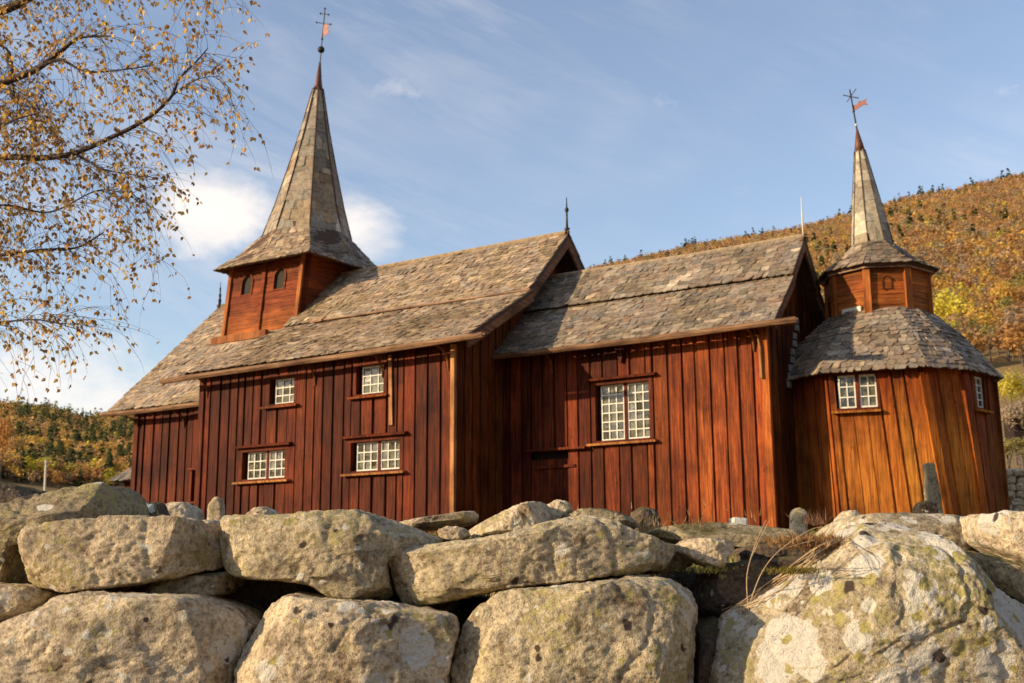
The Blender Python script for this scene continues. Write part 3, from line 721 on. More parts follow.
# little round-topped hatch on the front face
k = 0; c = (w0[0]+w0[1])/2; c[2] = 7.43; n = unit(np.cross(w0[1]-w0[0], (0, 0, 1))); u = unit(w0[1]-w0[0])
mb = MB(); pts = [(-.08, -.13), (.08, -.13), (.08, .04), (.055, .1), (0, .125), (-.055, .1), (-.08, .04)]
mb.prism([c+u*a+V3(0, 0, b)+n*.04 for a, b in pts], -n*.03); hatch = part(mb, 'arched_hatch', M['redh'])
mb = MB(); pp = [c+u*a*1.15+V3(0, 0, b*1.15)+n*.045 for a, b in pts]; mb.tube([pp[0]]+pp[:1:-1]+[pp[2]], [.012]*7, 5, (.25, .25, .25)); mb.build('hatch_trim', M['redh'], hatch)
mb = MB(); k = 7; c = (w0[7]*.62+w0[0]*.38); c[2] = 6.89; n = unit(np.cross(w0[0]-w0[7], (0, 0, 1))); u = unit(w0[0]-w0[7])
mb.box(c+n*.06+u*.13, .46, .05, .15, (1, 1, 1), 0, (u, n, (0, 0, 1))); part(mb, 'white_board', M['offwhite'])
mb = MB()
e0 = octa(TC[0], TC[1], 1.27, 7.84, az0); e1 = octa(TC[0]-.02, TC[1], .80, 8.15, az0); e2 = octa(TC[0]-.04, TC[1], .45, 8.52, az0)
for k in range(8):
    j = (k+1) % 8
    slates(mb, e0[k], e0[j], e1[j], e1[k], R_, PAL_GREY, row=.14, w=(.13, .26), jag=.015, lift=.02)
    slates(mb, e1[k], e1[j], e2[j], e2[k], R_, PAL_GREY, row=.14, w=(.13, .26), jag=.015, lift=.02, over=.02)
part(mb, 'turret_skirt', [M['slate'], M['deck']])
mb = MB()
for k in range(8):
    j = (k+1) % 8; mb.beam(octa(TC[0], TC[1], 1.18, 7.77, az0)[k], octa(TC[0], TC[1], 1.18, 7.77, az0)[j], .03, .05, col=(1.8, 2., 2.3))
part(mb, 'eave_moulding', M['grey'])
mb = MB()
rings = [(8.50, .45), (9.27, .337), (10.0, .223), (10.75, .109)]
ax2 = lambda z: axis(z, 8.50, 11.25, (-6.32, 24.9), (-6.47, 24.88))
for (z0, r0), (z1, r1) in zip(rings[:-1], rings[1:]):
    a = octa(*ax2(z0), r0, z0, az0); b = octa(*ax2(z1), r1, z1, az0)
    for k in range(8):
        j = (k+1) % 8; slates(mb, a[k], a[j], b[j], b[k], R_, PAL_PALE, row=.26, w=(.3, .5), lift=.006, th=.01, over=.02, jag=.005, deck=.04)
part(mb, 'turret_spire', [M['slate'], M['deck']])
mb = MB()
for k in range(8): mb.tube([octa(*ax2(z), r+.012, z, az0)[k] for z, r in rings], [.012]*4, 5)
part(mb, 'spire_ridge', M['deck'])
mb = MB(); mb.tube([(*ax2(z), z) for z in (10.71, 10.94, 11.27)], [.125, .085, .02], 8); part(mb, 'spire_cap', M['copper'], smooth=True)
vane(-6.47, 24.88, 11.23, -.12, False, 'b')

# ================================================================ TERRAIN
WD = 4.05        # horizontal depth of the dry stone wall face
AZT = [(-180, .12), (-75, .15), (-62, .14), (-56.5, .128), (-54.3, .126), (-52.8, .119), (-50.8, .124), (-45, .15), (-38, .20), (-28.5, .258), (-22.6, .278), (-17.6, .287), (-12.8, .304), (-7.2, .312), (0, .33), (20, .3), (60, .2), (180, .12)]
AZR = [(-180, 900), (-75, 980), (-50, 980), (-38, 950), (-28, 920), (0, 880), (180, 900)]
AZ0 = [(-180, 110), (-75, 200), (-50, 200), (-36, 150), (-28, 110), (10, 110), (180, 110)]
def interp(t, a):
    return float(np.interp(a, [p[0] for p in t], [p[1] for p in t]))
def tz_(x, y):
    r = math.hypot(x, y); a = math.degrees(math.atan2(x, y)); dep = x*HF[0]+y*HF[1]
    # churchyard terrace behind the wall
    if dep < WD+.45: base = 0.
    elif dep < WD+.85: base = 1.45*(dep-WD-.45)/.4
    else: base = 1.45+min(1, (dep-WD-.85)/13)*.6
    base += max(0, min(r, 100)-27)*.045 if dep > 0 else 0
    T = interp(AZT, a); R = interp(AZR, a); r0 = interp(AZ0, a)
    hill = 0
    Hr = T*R+1.6-(2.05+73*.045)
    if r > r0:
        t = min(1, (r-r0)/(R-r0)); hill = max(0, Hr)*(t*.9+.1*t*t)
        if r > R: hill -= (r-R)*.15 
    base2 = base
    nzz = noise.noise(Vector((x*.02, y*.02, 0)))*max(0, min(1, (r-60)/100))*5*max(0, 1-r/R)
    return (base2 if dep > 0 else base*.3)+hill+nzz
mb = MB()
azs = list(np.arange(-180, -80, 6))+list(np.arange(-80, 15, .9))+list(np.arange(15, 180, 6))
rsx = [0.5, 2, 3, 3.8, 4.3, 4.6, 4.9, 5.3, 5.8, 6.5, 7.5, 9, 11, 13, 16, 19, 23, 27, 32, 38, 46, 55, 65, 78, 92, 110, 130, 155, 185, 220, 260, 300, 340, 400, 460, 530, 600, 680, 760, 820, 860, 880, 900, 920, 950, 980, 1010, 1100, 1400, 2500]
vs = [(0, 0, 0)]
for a in azs:
    for r in rsx:
        x, y = r*math.sin(rad(a)), r*math.cos(rad(a)); vs.append((x, y, max(-20, tz_(x, y))))
nR_, nA_ = len(rsx), len(azs); fs = []
for i in range(nA_):
    j = (i+1) % nA_
    fs.append((0, 1+j*nR_, 1+i*nR_))
    for k in range(nR_-1): fs.append((1+i*nR_+k, 1+j*nR_+k, 1+j*nR_+k+1, 1+i*nR_+k+1))
mb.add(vs, fs)
def ground_mat():
    m, nt, b = newmat('ground')
    v = coords(nt); n1 = nz(nt, v, .02, 6, .6); n2 = nz(nt, v, .35, 6, .65); n3 = nz(nt, v, 9, 5, .7)
    c = ramp(nt, n2, [(.3, (.075, .05, .018)), (.5, (.14, .10, .03)), (.7, (.10, .11, .025))])
    far = ramp(nt, n1, [(.3, (.20, .12, .05)), (.6, (.30, .18, .06))])
    c = mix(nt, .5, c, far); c = mix(nt, 1, c, ramp(nt, n3, [(.3, (.6, .6, .6)), (.7, (1.3, 1.3, 1.3))]), 'MULTIPLY')
    nt.links.new(c, b.inputs['Base Color']); b.inputs['Roughness'].default_value = .95; bump(nt, b, n3, .05, .6); return m
g = mb.build('ground', ground_mat(), None, smooth=True); tag(g, kind='structure')
g['label'] = 'grassy churchyard and rising hillside'

# ================================================================ STONES
def cube_sphere(n):
    vs = {}; fs = []; out = []
    def vid(p):
        k = (round(p[0]*n), round(p[1]*n), round(p[2]*n))
        if k not in vs: vs[k] = len(out); out.append(p)
        return vs[k]
    for ax in range(3):
        for sg in (-1, 1):
            for i in range(n):
                for j in range(n):
                    q = []
                    for di, dj in ((0, 0), (1, 0), (1, 1), (0, 1)):
                        p = [0, 0, 0]; p[ax] = sg; p[(ax+1) % 3] = -1+2*(i+di)/n; p[(ax+2) % 3] = -1+2*(j+dj)/n
                        q.append(vid(tuple(p)))
                    fs.append(tuple(q) if sg > 0 else tuple(q[::-1]))
    P = np.array(out, float)
    # even the angles out, then normalise
    P = np.tan(P*math.pi/4); P /= np.linalg.norm(P, axis=1)[:, None]
    return P, fs
SPH = {}
def smooth_poly(pts, it=2):
    for _ in range(it):
        q = []
        for i in range(len(pts)):
            a, b = np.array(pts[i]), np.array(pts[(i+1) % len(pts)]); q += [a*.87+b*.13, a*.13+b*.87]
        pts = q
    return np.array(pts)
def stone(name, outline, d, thick, mat, label, cat='stone', group=None, n=44, seed=0, cuts=(), p=7, amp=1., rf=3, nf=22, tilt=0.):
    r = random.Random(seed*17+3)
    W = [at(px, py, d+thick*.42) for px, py in outline]
    U2 = np.array([[w@HR, w[2]] for w in W])
    poly = smooth_poly(U2, 1); cen = (poly.max(0)+poly.min(0))/2
    hs = (poly.max(0)-poly.min(0))/2
    q = (poly-cen)/hs                                   # unit-ish shape
    ang = np.arctan2(q[:, 1], q[:, 0])
    if n not in SPH: SPH[n] = cube_sphere(n)
    S, F = SPH[n]
    th = np.arctan2(S[:, 1], S[:, 0]); rho = np.hypot(S[:, 0], S[:, 1])
    # radius at angle: farthest crossing with the outline
    grid = np.linspace(-math.pi, math.pi, 361); Rg = np.zeros(361)
    for gi, t in enumerate(grid):
        dx, dy = math.cos(t), math.sin(t); best = .2
        a = q; b = np.roll(q, -1, 0); e = b-a
        den = dx*e[:, 1]-dy*e[:, 0]
        with np.errstate(divide='ignore', invalid='ignore'):
            tt = (a[:, 0]*e[:, 1]-a[:, 1]*e[:, 0])/den; uu = (a[:, 0]*dy-a[:, 1]*dx)/den
        ok = (uu >= 0) & (uu <= 1) & (tt > 0)
        if ok.any(): best = tt[ok].max()
        Rg[gi] = best
    Rt = np.interp(th, grid, Rg)
    k = (np.abs(rho)**p+np.abs(S[:, 2])**p)**(-1/p)
    X = np.cos(th)*rho*k*Rt*hs[0]; Z = np.sin(th)*rho*k*Rt*hs[1]; D = S[:, 2]*k*thick/2     # D>0 towards viewer
    P = np.stack([X, Z, D], 1)
    size = max(hs)
    # flat broken faces
    allc = [tuple(c) for c in cuts]
    for _ in range(rf):
        a = r.uniform(0, 2*math.pi); tl = r.uniform(.12, .6)
        allc.append((math.cos(a)*tl*min(1., .6*hs[1]/hs[0]+.3), math.sin(a)*tl, 1., r.uniform(.84, .96)))
    for _ in range(int(nf*.5)):      # broad, slightly different planes of the broken front
        a = r.uniform(0, 2*math.pi); tl = r.uniform(.04, .38); allc.append((math.cos(a)*tl, math.sin(a)*tl, 1., r.uniform(.90, .975)))
    for _ in range(nf):      # chipped edges
        a = r.uniform(0, 2*math.pi); tl = r.uniform(.6, 3.2); allc.append((math.cos(a)*tl, math.sin(a)*tl, 1., r.uniform(.90, .975)))
    for _ in range(nf//2):   # chipped outline, seen against what is behind
        a = r.uniform(0, 2*math.pi); allc.append((math.cos(a), math.sin(a), r.uniform(-.3, .3), r.uniform(.93, .985)))
    for (cx_, cy_, cz_, fr) in allc:
        nn = unit((cx_, cy_, cz_)); dt = P@nn; lim = dt.max()*fr
        over = np.maximum(0, dt-lim); P -= np.outer(over*1.0, nn)
    # lumps
    og = V3(*(HR*cen[0]+V3(0, 0, cen[1])+HF*(d+thick/2)))
    off = Vector((seed*3.7, seed*1.3, seed*5.1))
    mn = min(hs[0], hs[1], thick/2)
    nr = P/(np.linalg.norm(P/np.array([hs[0], hs[1], thick/2]), axis=1)[:, None]+1e-6)/np.array([hs[0], hs[1], thick/2])
    nr /= np.linalg.norm(nr, axis=1)[:, None]+1e-9
    ds = np.zeros(len(P))
    for i in range(len(P)):
        v = Vector(P[i])+off
        a = noise.noise(v*3.2/max(.2, size*1.6))*.02*mn*2
        bb = noise.noise(v*11)*.006*min(1, mn*8); c_ = noise.noise(v*26)*.0042*min(1, mn*9); e_ = noise.noise(v*60)*.0045+noise.noise(v*120)*.002
        rd = (1-abs(noise.noise(v*4.3)))**18*-.010*min(1, mn*8)+noise.cell(v*9+Vector((noise.noise(v*14)*.5, noise.noise(v*14+Vector((5, 5, 5)))*.5, 0)))*.004*min(1, mn*6)
        ds[i] = (a+bb+c_+e_+rd)*amp
    P = P+nr*ds[:, None]
    wv = [tuple(HR*a[0]+V3(0, 0, 1)*a[1]-HF*a[2]) for a in P]
    me = bpy.data.meshes.new(name); me.from_pydata(wv, [], F); me.materials.append(mat)
    me.polygons.foreach_set('use_smooth', [True]*len(F)); me.update()
    o = bpy.data.objects.new(name, me); COL.objects.link(o); o.location = og
    return tag(o, label, cat, group)
MS = {
 'tan': stone_mat('granite_tan', (.59, .475, .32), (.42, .335, .22), .3, .3, .2),
 'lich': stone_mat('granite_lichen', (.57, .47, .31), (.41, .335, .215), .55, .4, .2),
 'white': stone_mat('granite_white_lichen', (.63, .51, .35), (.46, .37, .245), .3, .75, .25),
 'big': stone_mat('granite_mottled', (.56, .47, .33), (.36, .295, .2), .7, 1.15, .4),
 'dark': stone_mat('granite_dark', (.15, .11, .08), (.08, .06, .042), .15, .05, .3, .3),  # dark granite, also used to paint shade on stones in the gaps
 'moss': stone_mat('granite_mossy', (.38, .31, .19), (.27, .21, .13), .4, .25, .4, .2),
}
G_ = 'stones of the dry stone wall'
ST = [
 # outline px, depth, thick, mat, label, kw
 ([(-60, 512), (0, 507), (31, 496), (62, 489), (94, 482), (112, 484), (125, 492), (130, 504), (128, 520), (47, 524), (24, 533), (24, 585), (0, 590), (-60, 590)], 4.42, .6, 'moss', 'long sloping slab with a mossy top at the far left of the wall', dict(cuts=[(-.1, .85, .55, .62)], n=60)),
 ([(22, 529), (47, 522), (109, 518), (175, 517), (214, 520), (219, 531), (229, 566), (222, 569), (156, 582), (94, 591), (53, 589), (27, 583), (23, 563)], 4.08, .55, 'tan', 'flat fronted block with a rusty stain, in the top row at the left', dict(cuts=[(.75, .1, .65, .80), (0, 0, 1, .86)], n=64, rf=1)),
 ([(-40, 582), (10, 585), (41, 586), (58, 592), (48, 606), (19, 620), (-40, 630)], 4.12, .5, 'tan', 'small wedge stone under the sloping slab, at the left edge', {}),
 ([(-70, 640), (-15, 626), (19, 621), (56, 606), (66, 596), (90, 593), (150, 595), (200, 594), (240, 604), (256, 614), (246, 645), (236, 690), (228, 730), (-70, 740)], 3.86, .7, 'white', 'broad pale boulder with white lichen spots at the bottom left corner', dict(n=64, cuts=[(.8, .1, .6, .8)])),
 ([(140, 598), (160, 580), (205, 574), (236, 570), (234, 592), (170, 608), (150, 606)], 4.22, .4, 'moss', 'small shadowed stone wedged below the rusty stained block', {}),
 ([(219, 524), (232, 516), (270, 516), (294, 515), (330, 513), (360, 512), (380, 516), (398, 523), (425, 533), (446, 538), (440, 548), (410, 552), (392, 562), (392, 580), (394, 596), (383, 600), (354, 600), (330, 593), (315, 585), (282, 581), (234, 579), (224, 555)], 4.14, .62, 'lich', 'rounded hump backed boulder in the top row below the middle church windows', dict(n=64, cuts=[(.75, .05, .6, .84)])),
 ([(289, 594), (318, 598), (386, 603), (428, 608), (454, 614), (459, 629), (454, 646), (448, 730), (232, 730), (247, 635), (259, 617), (273, 604)], 3.84, .7, 'white', 'large round shouldered boulder with pale patches in the lower row, second from the left', dict(n=64, rf=3)),
 ([(398, 550), (391, 560), (391, 577), (398, 598), (406, 606), (443, 602), (458, 599), (500, 590), (559, 583), (624, 574), (670, 569), (678, 560), (675, 548), (660, 542), (633, 531), (606, 520), (583, 516), (568, 518), (535, 527), (499, 536), (470, 540), (440, 544)], 4.12, .62, 'lich', 'long tapering slab with yellow lichen lying across the middle of the wall', dict(n=80, rf=3)),
 ([(503, 591), (559, 585), (603, 581), (630, 576), (654, 578), (678, 583), (693, 592), (699, 612), (694, 646), (691, 735), (448, 735), (454, 655), (462, 629), (478, 607)], 3.84, .75, 'lich', 'big blocky boulder with yellow and pinkish white lichen at the bottom centre', dict(n=80, cuts=[(.75, .0, .65, .80)], rf=2)),
 ([(703, 570), (749, 560), (800, 556), (815, 563), (779, 586), (752, 607), (717, 620), (700, 606)], 4.35, .45, 'dark', 'dark brown shadowed stone in the gap right of the centre boulder', {}),
 ([(645, 533), (665, 526), (713, 523), (777, 529), (822, 538), (812, 548), (740, 549), (680, 545)], 4.75, .7, 'moss', 'flat grey topped slab behind the gap below the chancel corner', dict(cuts=[(0, .9, .4, .6)])),
 ([(678, 545), (692, 538), (727, 539), (737, 548), (722, 557), (722, 568), (703, 566), (680, 553)], 4.28, .35, 'tan', 'small pale angular stone beside the end of the tapering slab', {}),
 ([(640, 546), (668, 544), (690, 553), (692, 566), (668, 573), (640, 574)], 4.45, .4, 'moss', 'small mossy stone tucked behind the tip of the tapering slab', {}),
 ([(736, 549), (770, 543), (812, 546), (822, 556), (790, 568), (745, 566)], 4.5, .4, 'dark', 'brown stone half covered by dry leaves right of the gap', {}),
 ([(696, 626), (722, 616), (726, 640), (722, 735), (688, 735), (692, 660)], 4.15, .5, 'dark', 'narrow upright stone in the shadow between the two biggest boulders', {}),
 ([(716, 630), (730, 616), (767, 601), (795, 583), (830, 560), (846, 541), (868, 525), (888, 520), (914, 522), (944, 544), (962, 562), (980, 583), (998, 594), (1040, 616), (1110, 650), (1110, 740), (700, 740), (708, 680)], 3.72, .95, 'big', 'huge boulder mottled with white, yellow and black lichen at the bottom right', dict(n=110, p=3.2, cuts=[(-.5, .42, .75, .66), (.62, .28, .72, .70), (.1, -.1, 1, .84), (.15, .95, .3, .9)], rf=2, nf=26)),
 ([(826, 536), (843, 519), (859, 515), (902, 514), (937, 515), (972, 519), (985, 535), (970, 552), (930, 560), (870, 556)], 4.3, .6, 'big', 'flat lichen covered stone behind the top of the huge boulder', dict(cuts=[(0, .9, .45, .75)])),
 ([(970, 522), (980, 513), (1000, 512), (1040, 516), (1100, 520), (1100, 600), (1040, 582), (1010, 562), (978, 543)], 4.0, .6, 'white', 'pale granite stone at the right edge of the wall top', dict(n=50)),
 ([(962, 552), (985, 552), (1003, 564), (1040, 592), (1100, 620), (1100, 640), (1035, 624), (1000, 597), (975, 578)], 3.98, .5, 'moss', 'leaning stone between the huge boulder and the pale right edge stone', {}),
 ([(460, 534), (475, 526), (490, 518), (510, 508), (527, 501), (544, 502), (556, 509), (572, 516), (560, 524), (505, 537), (475, 540)], 4.6, .45, 'white', 'peaked pale rock on top of the wall in front of the dark church corner', dict(cuts=[(.8, .2, .55, .55), (-.35, .5, .8, .7)], rf=1, p=2.6)),
 ([(543, 507), (556, 500), (568, 502), (574, 512), (560, 517)], 4.9, .2, 'white', 'small white rock just right of the peaked rock', dict(n=24)),
 ([(395, 523), (420, 519), (440, 516), (474, 511), (479, 516), (473, 523), (440, 529), (405, 529)], 4.75, .5, 'tan', 'thin flat slab lying on the wall left of the peaked rock', dict(n=30)),
 ([(437, 530), (450, 526), (466, 529), (471, 536), (455, 543), (441, 541)], 4.5, .25, 'tan', 'small flat pebble like stone above the middle slab', dict(n=24)),
 ([(560, 517), (580, 509), (603, 510), (628, 517), (640, 528), (600, 530)], 4.7, .5, 'moss', 'low mossy stone behind the crest of the tapering slab', dict(n=30)),
 ([(629, 520), (632, 511), (640, 508), (655, 509), (661, 519), (659, 531), (632, 531)], 5.6, .3, 'dark', 'dark squarish stone standing in front of the chancel boards', dict(n=30, p=5)),
 ([(242, 513), (249, 507), (263, 506), (276, 512), (278, 520), (243, 521)], 6.4, .3, 'tan', 'small round grey rock in front of the left church windows', dict(n=24)),
 ([(160, 508), (168, 502), (185, 501), (196, 507), (199, 519), (160, 520)], 5.6, .35, 'white', 'pale rounded rock behind the wall near the slit window', dict(n=24)),
 ([(122, 505), (140, 500), (160, 503), (168, 518), (124, 520)], 5.2, .4, 'dark', 'dark low rock behind the end of the sloping slab', dict(n=24)),
 ([(-30, 478), (-5, 481), (20, 486), (48, 492), (60, 500), (30, 520), (-30, 525)], 6.5, .6, 'dark', 'dark shaded rock heap behind the sloping slab at the left edge', dict(n=40)),
 ([(838, 516), (843, 512), (853, 511), (864, 517), (862, 524), (838, 524)], 5.3, .2, 'white', 'small pale rock on the wall below the apse window', dict(n=20)),
 ([(232, 588), (262, 580), (300, 584), (300, 640), (262, 690), (225, 690)], 4.5, .4, 'dark', 'filling stone, coloured dark as shade, deep in the joint between the two left boulders', dict(n=24)),
 ([(436, 604), (480, 596), (500, 600), (490, 680), (440, 690)], 4.5, .4, 'dark', 'filling stone, coloured dark as shade, deep in the joint left of the centre boulder', dict(n=24)),
 ([(655, 572), (700, 568), (745, 590), (735, 690), (670, 690)], 4.75, .4, 'dark', 'filling stone, coloured dark as shade, deep in the gap right of the centre boulder', dict(n=24)),
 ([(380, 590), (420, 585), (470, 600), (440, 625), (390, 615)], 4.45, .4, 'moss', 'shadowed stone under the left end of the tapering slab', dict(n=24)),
 ([(40, 582), (90, 574), (160, 568), (215, 566), (215, 600), (150, 612), (50, 612)], 4.55, .4, 'dark', 'filling stone, coloured dark as shade, deep in the joint under the rusty stained block', dict(n=24)),
 ([(-60, 575), (40, 575), (70, 590), (60, 640), (-60, 640)], 4.7, .4, 'dark', 'filling stone, coloured dark as shade, at the left edge behind the small wedge stone', dict(n=24)),
 ([(200, 572), (260, 565), (330, 580), (330, 604), (250, 610), (205, 604)], 4.5, .4, 'dark', 'stone, coloured dark as shade, under the hump backed boulder', dict(n=24)),
]
for i, (ol, d, th, mk, lab, kw) in enumerate(ST):
    if d >= 5:       # these stand on the turf: carry the foot down to it
        mx = max(q[1] for q in ol); ol = [(a, b if b < mx-6 else CY+226+ (1150*.12/d)) for a, b in ol]
    stone('wall_stone', ol, d, th, MS[mk], lab, 'stone', G_, seed=i+1, **kw)

# ---- gravestones
def slab(name, pts, d, th, mat, label, lean=0, cat='gravestone', grp='old gravestones beside the church'):
    """upright stone cut to a profile given as (px,py), with its foot carried down into the turf"""
    W = [at(px, py, d) for px, py in pts]
    mb = MB(); b = []
    mb.prism([w for w in W], HF*th)
    o = mb.build(name, mat, None, origin=tuple(W[0]))
    m = o.modifiers.new('b', 'BEVEL'); m.width = .02; m.segments = 2
    return tag(o, label, cat, grp)
slab('gravestone', [(205, 560), (222, 560), (222, 505), (219, 497), (214, 496), (207, 505)], 9.5, .12, MS['tan'], 'narrow grey gravestone with a pointed top left of the small rock')
slab('gravestone', [(791, 560), (808, 560), (808, 513), (805, 509), (800, 507), (795, 509), (792, 513)], 11.5, .12, MS['white'], 'small round topped gravestone in front of the chancel corner')
slab('gravestone', [(931, 560), (950, 560), (941, 490), (935, 462), (926, 463), (928, 500)], 13, .14, MS['moss'], 'tall thin leaning gravestone against the apse')
slab('gravestone', [(916, 550), (940, 550), (939, 508), (934, 502), (927, 500), (920, 503), (917, 508)], 11, .15, MS['dark'], 'low dark rounded gravestone left of the leaning one')
slab('gravestone', [(733, 545), (748, 545), (748, 518), (733, 517)], 12, .25, M['white'], 'small white stone block below the right end of the chancel', cat='marker stone')

# ================================================================ BIRCH
birch = thing('birch_tree', tuple(at(-260, 640, 9.5)*[1, 1, 0]+V3(0, 0, 1.4)), 'drooping silver birch with sparse yellow leaves reaching in from the upper left', 'tree')
BR = random.Random(5)
tr = at(-260, 640, 9.5); base = V3(tr[0], tr[1], 1.3)
def seg(pts, r0, r1, mb, n=7):
    k = len(pts); mb.tube(pts, [r0+(r1-r0)*i/(k-1) for i in range(k)], n)
mb = MB(); tp = [base+V3(BR.uniform(-.1, .1), BR.uniform(-.1, .1), z) for z in (0, 1, 2.2, 3.5, 5, 6.5, 8, 9.5)]
seg(tp, .19, .05, mb, 10); mb.build('trunk', M['bark'], birch, smooth=True)
def cat(pts, n=8):
    pts = [np.array(p, float) for p in pts]; out = []
    for i in range(len(pts)-1):
        p0, p1, p2, p3 = pts[max(i-1, 0)], pts[i], pts[i+1], pts[min(i+2, len(pts)-1)]
        for j in range(n):
            t = j/n; out.append(.5*((2*p1)+(-p0+p2)*t+(2*p0-5*p1+4*p2-p3)*t*t+(-p0+3*p1-3*p2+p3)*t**3))
    out.append(pts[-1]); return out
LIMBS = [  # px, py, depth ; radius start,end
 ([(-120, 130, 9.6), (0, 84, 9.3), (35, 70, 9.2), (60, 52, 9.1), (80, 38, 9.0), (115, 36, 8.9)], .05, .004),
 ([(35, 70, 9.2), (60, 60, 9.1), (90, 72, 9.0), (150, 66, 8.9)], .018, .004),
 ([(-120, 175, 9.5), (0, 158, 9.2), (40, 158, 9.1), (75, 153, 9.0), (110, 138, 8.9), (145, 120, 8.8), (170, 98, 8.7), (180, 78, 8.65), (196, 62, 8.6), (208, 48, 8.6)], .034, .004),
 ([(170, 98, 8.7), (185, 86, 8.65), (202, 78, 8.6), (220, 76, 8.55)], .007, .002),
 ([(-120, 265, 9.7), (0, 255, 9.4), (40, 250, 9.3), (75, 248, 9.2), (95, 238, 9.1), (104, 232, 9.1)], .02, .004),
 ([(-100, 30, 9.8), (0, 12, 9.6), (60, -20, 9.4), (130, -40, 9.2), (180, -34, 9.0), (215, -16, 8.9)], .05, .008),
 ([(-100, 60, 9.9), (0, 45, 9.8), (15, 95, 9.8), (40, 130, 9.8)], .02, .006),
 ([(-60, 110, 9.4), (0, 125, 9.2), (22, 105, 9.1), (0, 90, 9.1)], .02, .006),
 ([(75, 153, 9.0), (100, 168, 8.9), (128, 174, 8.8), (148, 177, 8.7)], .010, .003),
 ([(-100, 330, 9.6), (0, 322, 9.3), (40, 320, 9.2), (80, 330, 9.1)], .014, .003),
 ([(-110, -60, 9.7), (0, -30, 9.5), (70, -55, 9.4), (150, -60, 9.3)], .03, .006),
 ([(-60, 190, 9.0), (0, 128, 8.9), (40, 112, 8.8), (20, 105, 8.8)], .012, .004),
 ([(-80, 215, 9.3), (0, 205, 9.2), (50, 212, 9.2), (100, 190, 9.1), (140, 200, 9.0)], .014, .003),
]
leaf = MB(); twg = MB()
LC = [(.66, .40, .09), (.72, .48, .12), (.55, .30, .08), (.42, .21, .06), (.75, .55, .18), (.50, .32, .12), (.30, .16, .06)]
def add_leaf(p, s):
    d = unit(V3(BR.gauss(0, 1), BR.gauss(0, 1), -1.4)); a = unit(np.cross(d, V3(BR.gauss(0, 1), BR.gauss(0, 1), BR.gauss(0, .4)))); nn = np.cross(d, a)
    c = BR.choice(LC); k = BR.uniform(.7, 1.2); c = tuple(q*k for q in c)
    p0 = p+d*s*.25
    vs = [p0, p0+d*s*.35+a*s*.38+nn*s*.06, p0+d*s*.75+a*s*.22, p0+d*s*1.15, p0+d*s*.75-a*s*.22, p0+d*s*.35-a*s*.38+nn*s*.06]
    leaf.add(vs, [(0, 1, 2, 3), (0, 3, 4, 5)], c)
def twig(p, d, L, r, leafiness, depth=0):
    pts = [p]; dd = unit(d); n = max(4, int(L/.07)); st = L/n
    for i in range(n):
        dd = unit(dd+V3(BR.gauss(0, .13), BR.gauss(0, .13), BR.gauss(0, .1)-.17)); pts.append(pts[-1]+dd*st)
        if depth < 1 and BR.random() < .3 and L > .3: twig(pts[-1], unit(dd+V3(BR.gauss(0, .6), BR.gauss(0, .6), BR.gauss(0, .4))), L*BR.uniform(.3, .6), r*.7, leafiness, depth+1)
        if BR.random() < leafiness: add_leaf(pts[-1], BR.uniform(.024, .048))
    twg.tube(pts, [r*(1-.7*i/n) for i in range(n+1)], 4, cap=False)
    for _ in range(2):
        if BR.random() < leafiness*1.6: add_leaf(pts[-1], BR.uniform(.028, .050))
for li, (pp, r0, r1) in enumerate(LIMBS):
    ctr = cat([at(*q) for q in pp]); 
    if li in (0, 2, 4, 5, 6, 7, 9, 10, 11, 12):
        z = ctr[0][2]-.3; z = max(2.5, min(9.3, z)); t_ = base+V3(0, 0, z-1.3); ctr = cat([t_, (t_+ctr[0])/2+V3(0, 0, .15), ctr[0]], 4)[:-1]+ctr
    mb = MB(); seg(ctr, r0, r1, mb); mb.build('branch', M['twig'], birch, smooth=True)
    Ltot = sum(np.linalg.norm(ctr[i+1]-ctr[i]) for i in range(len(ctr)-1))
    for i in range(4 if len(ctr) > 30 else 0, len(ctr)-1):
        sg = np.linalg.norm(ctr[i+1]-ctr[i]); cnt = sg*42; m = int(cnt)+(BR.random() < cnt-int(cnt))
        d0 = unit(ctr[i+1]-ctr[i])
        for _ in range(m):
            p = ctr[i]+(ctr[i+1]-ctr[i])*BR.random()
            side = unit(np.cross(d0, V3(BR.gauss(0, 1), BR.gauss(0, 1), BR.gauss(0, 1))))
            if len(ctr) > 30 and i > len(ctr)-5 and BR.random() < .55: continue
            twig(p, d0*.7+side*.8+V3(0, 0, .15), BR.uniform(.2, .8), .0024, .40)
o = leaf.build('leaves', M['leaf'], birch); o['kind'] = 'stuff'
o = twg.build('twigs', M['twig'], birch); o['kind'] = 'stuff'

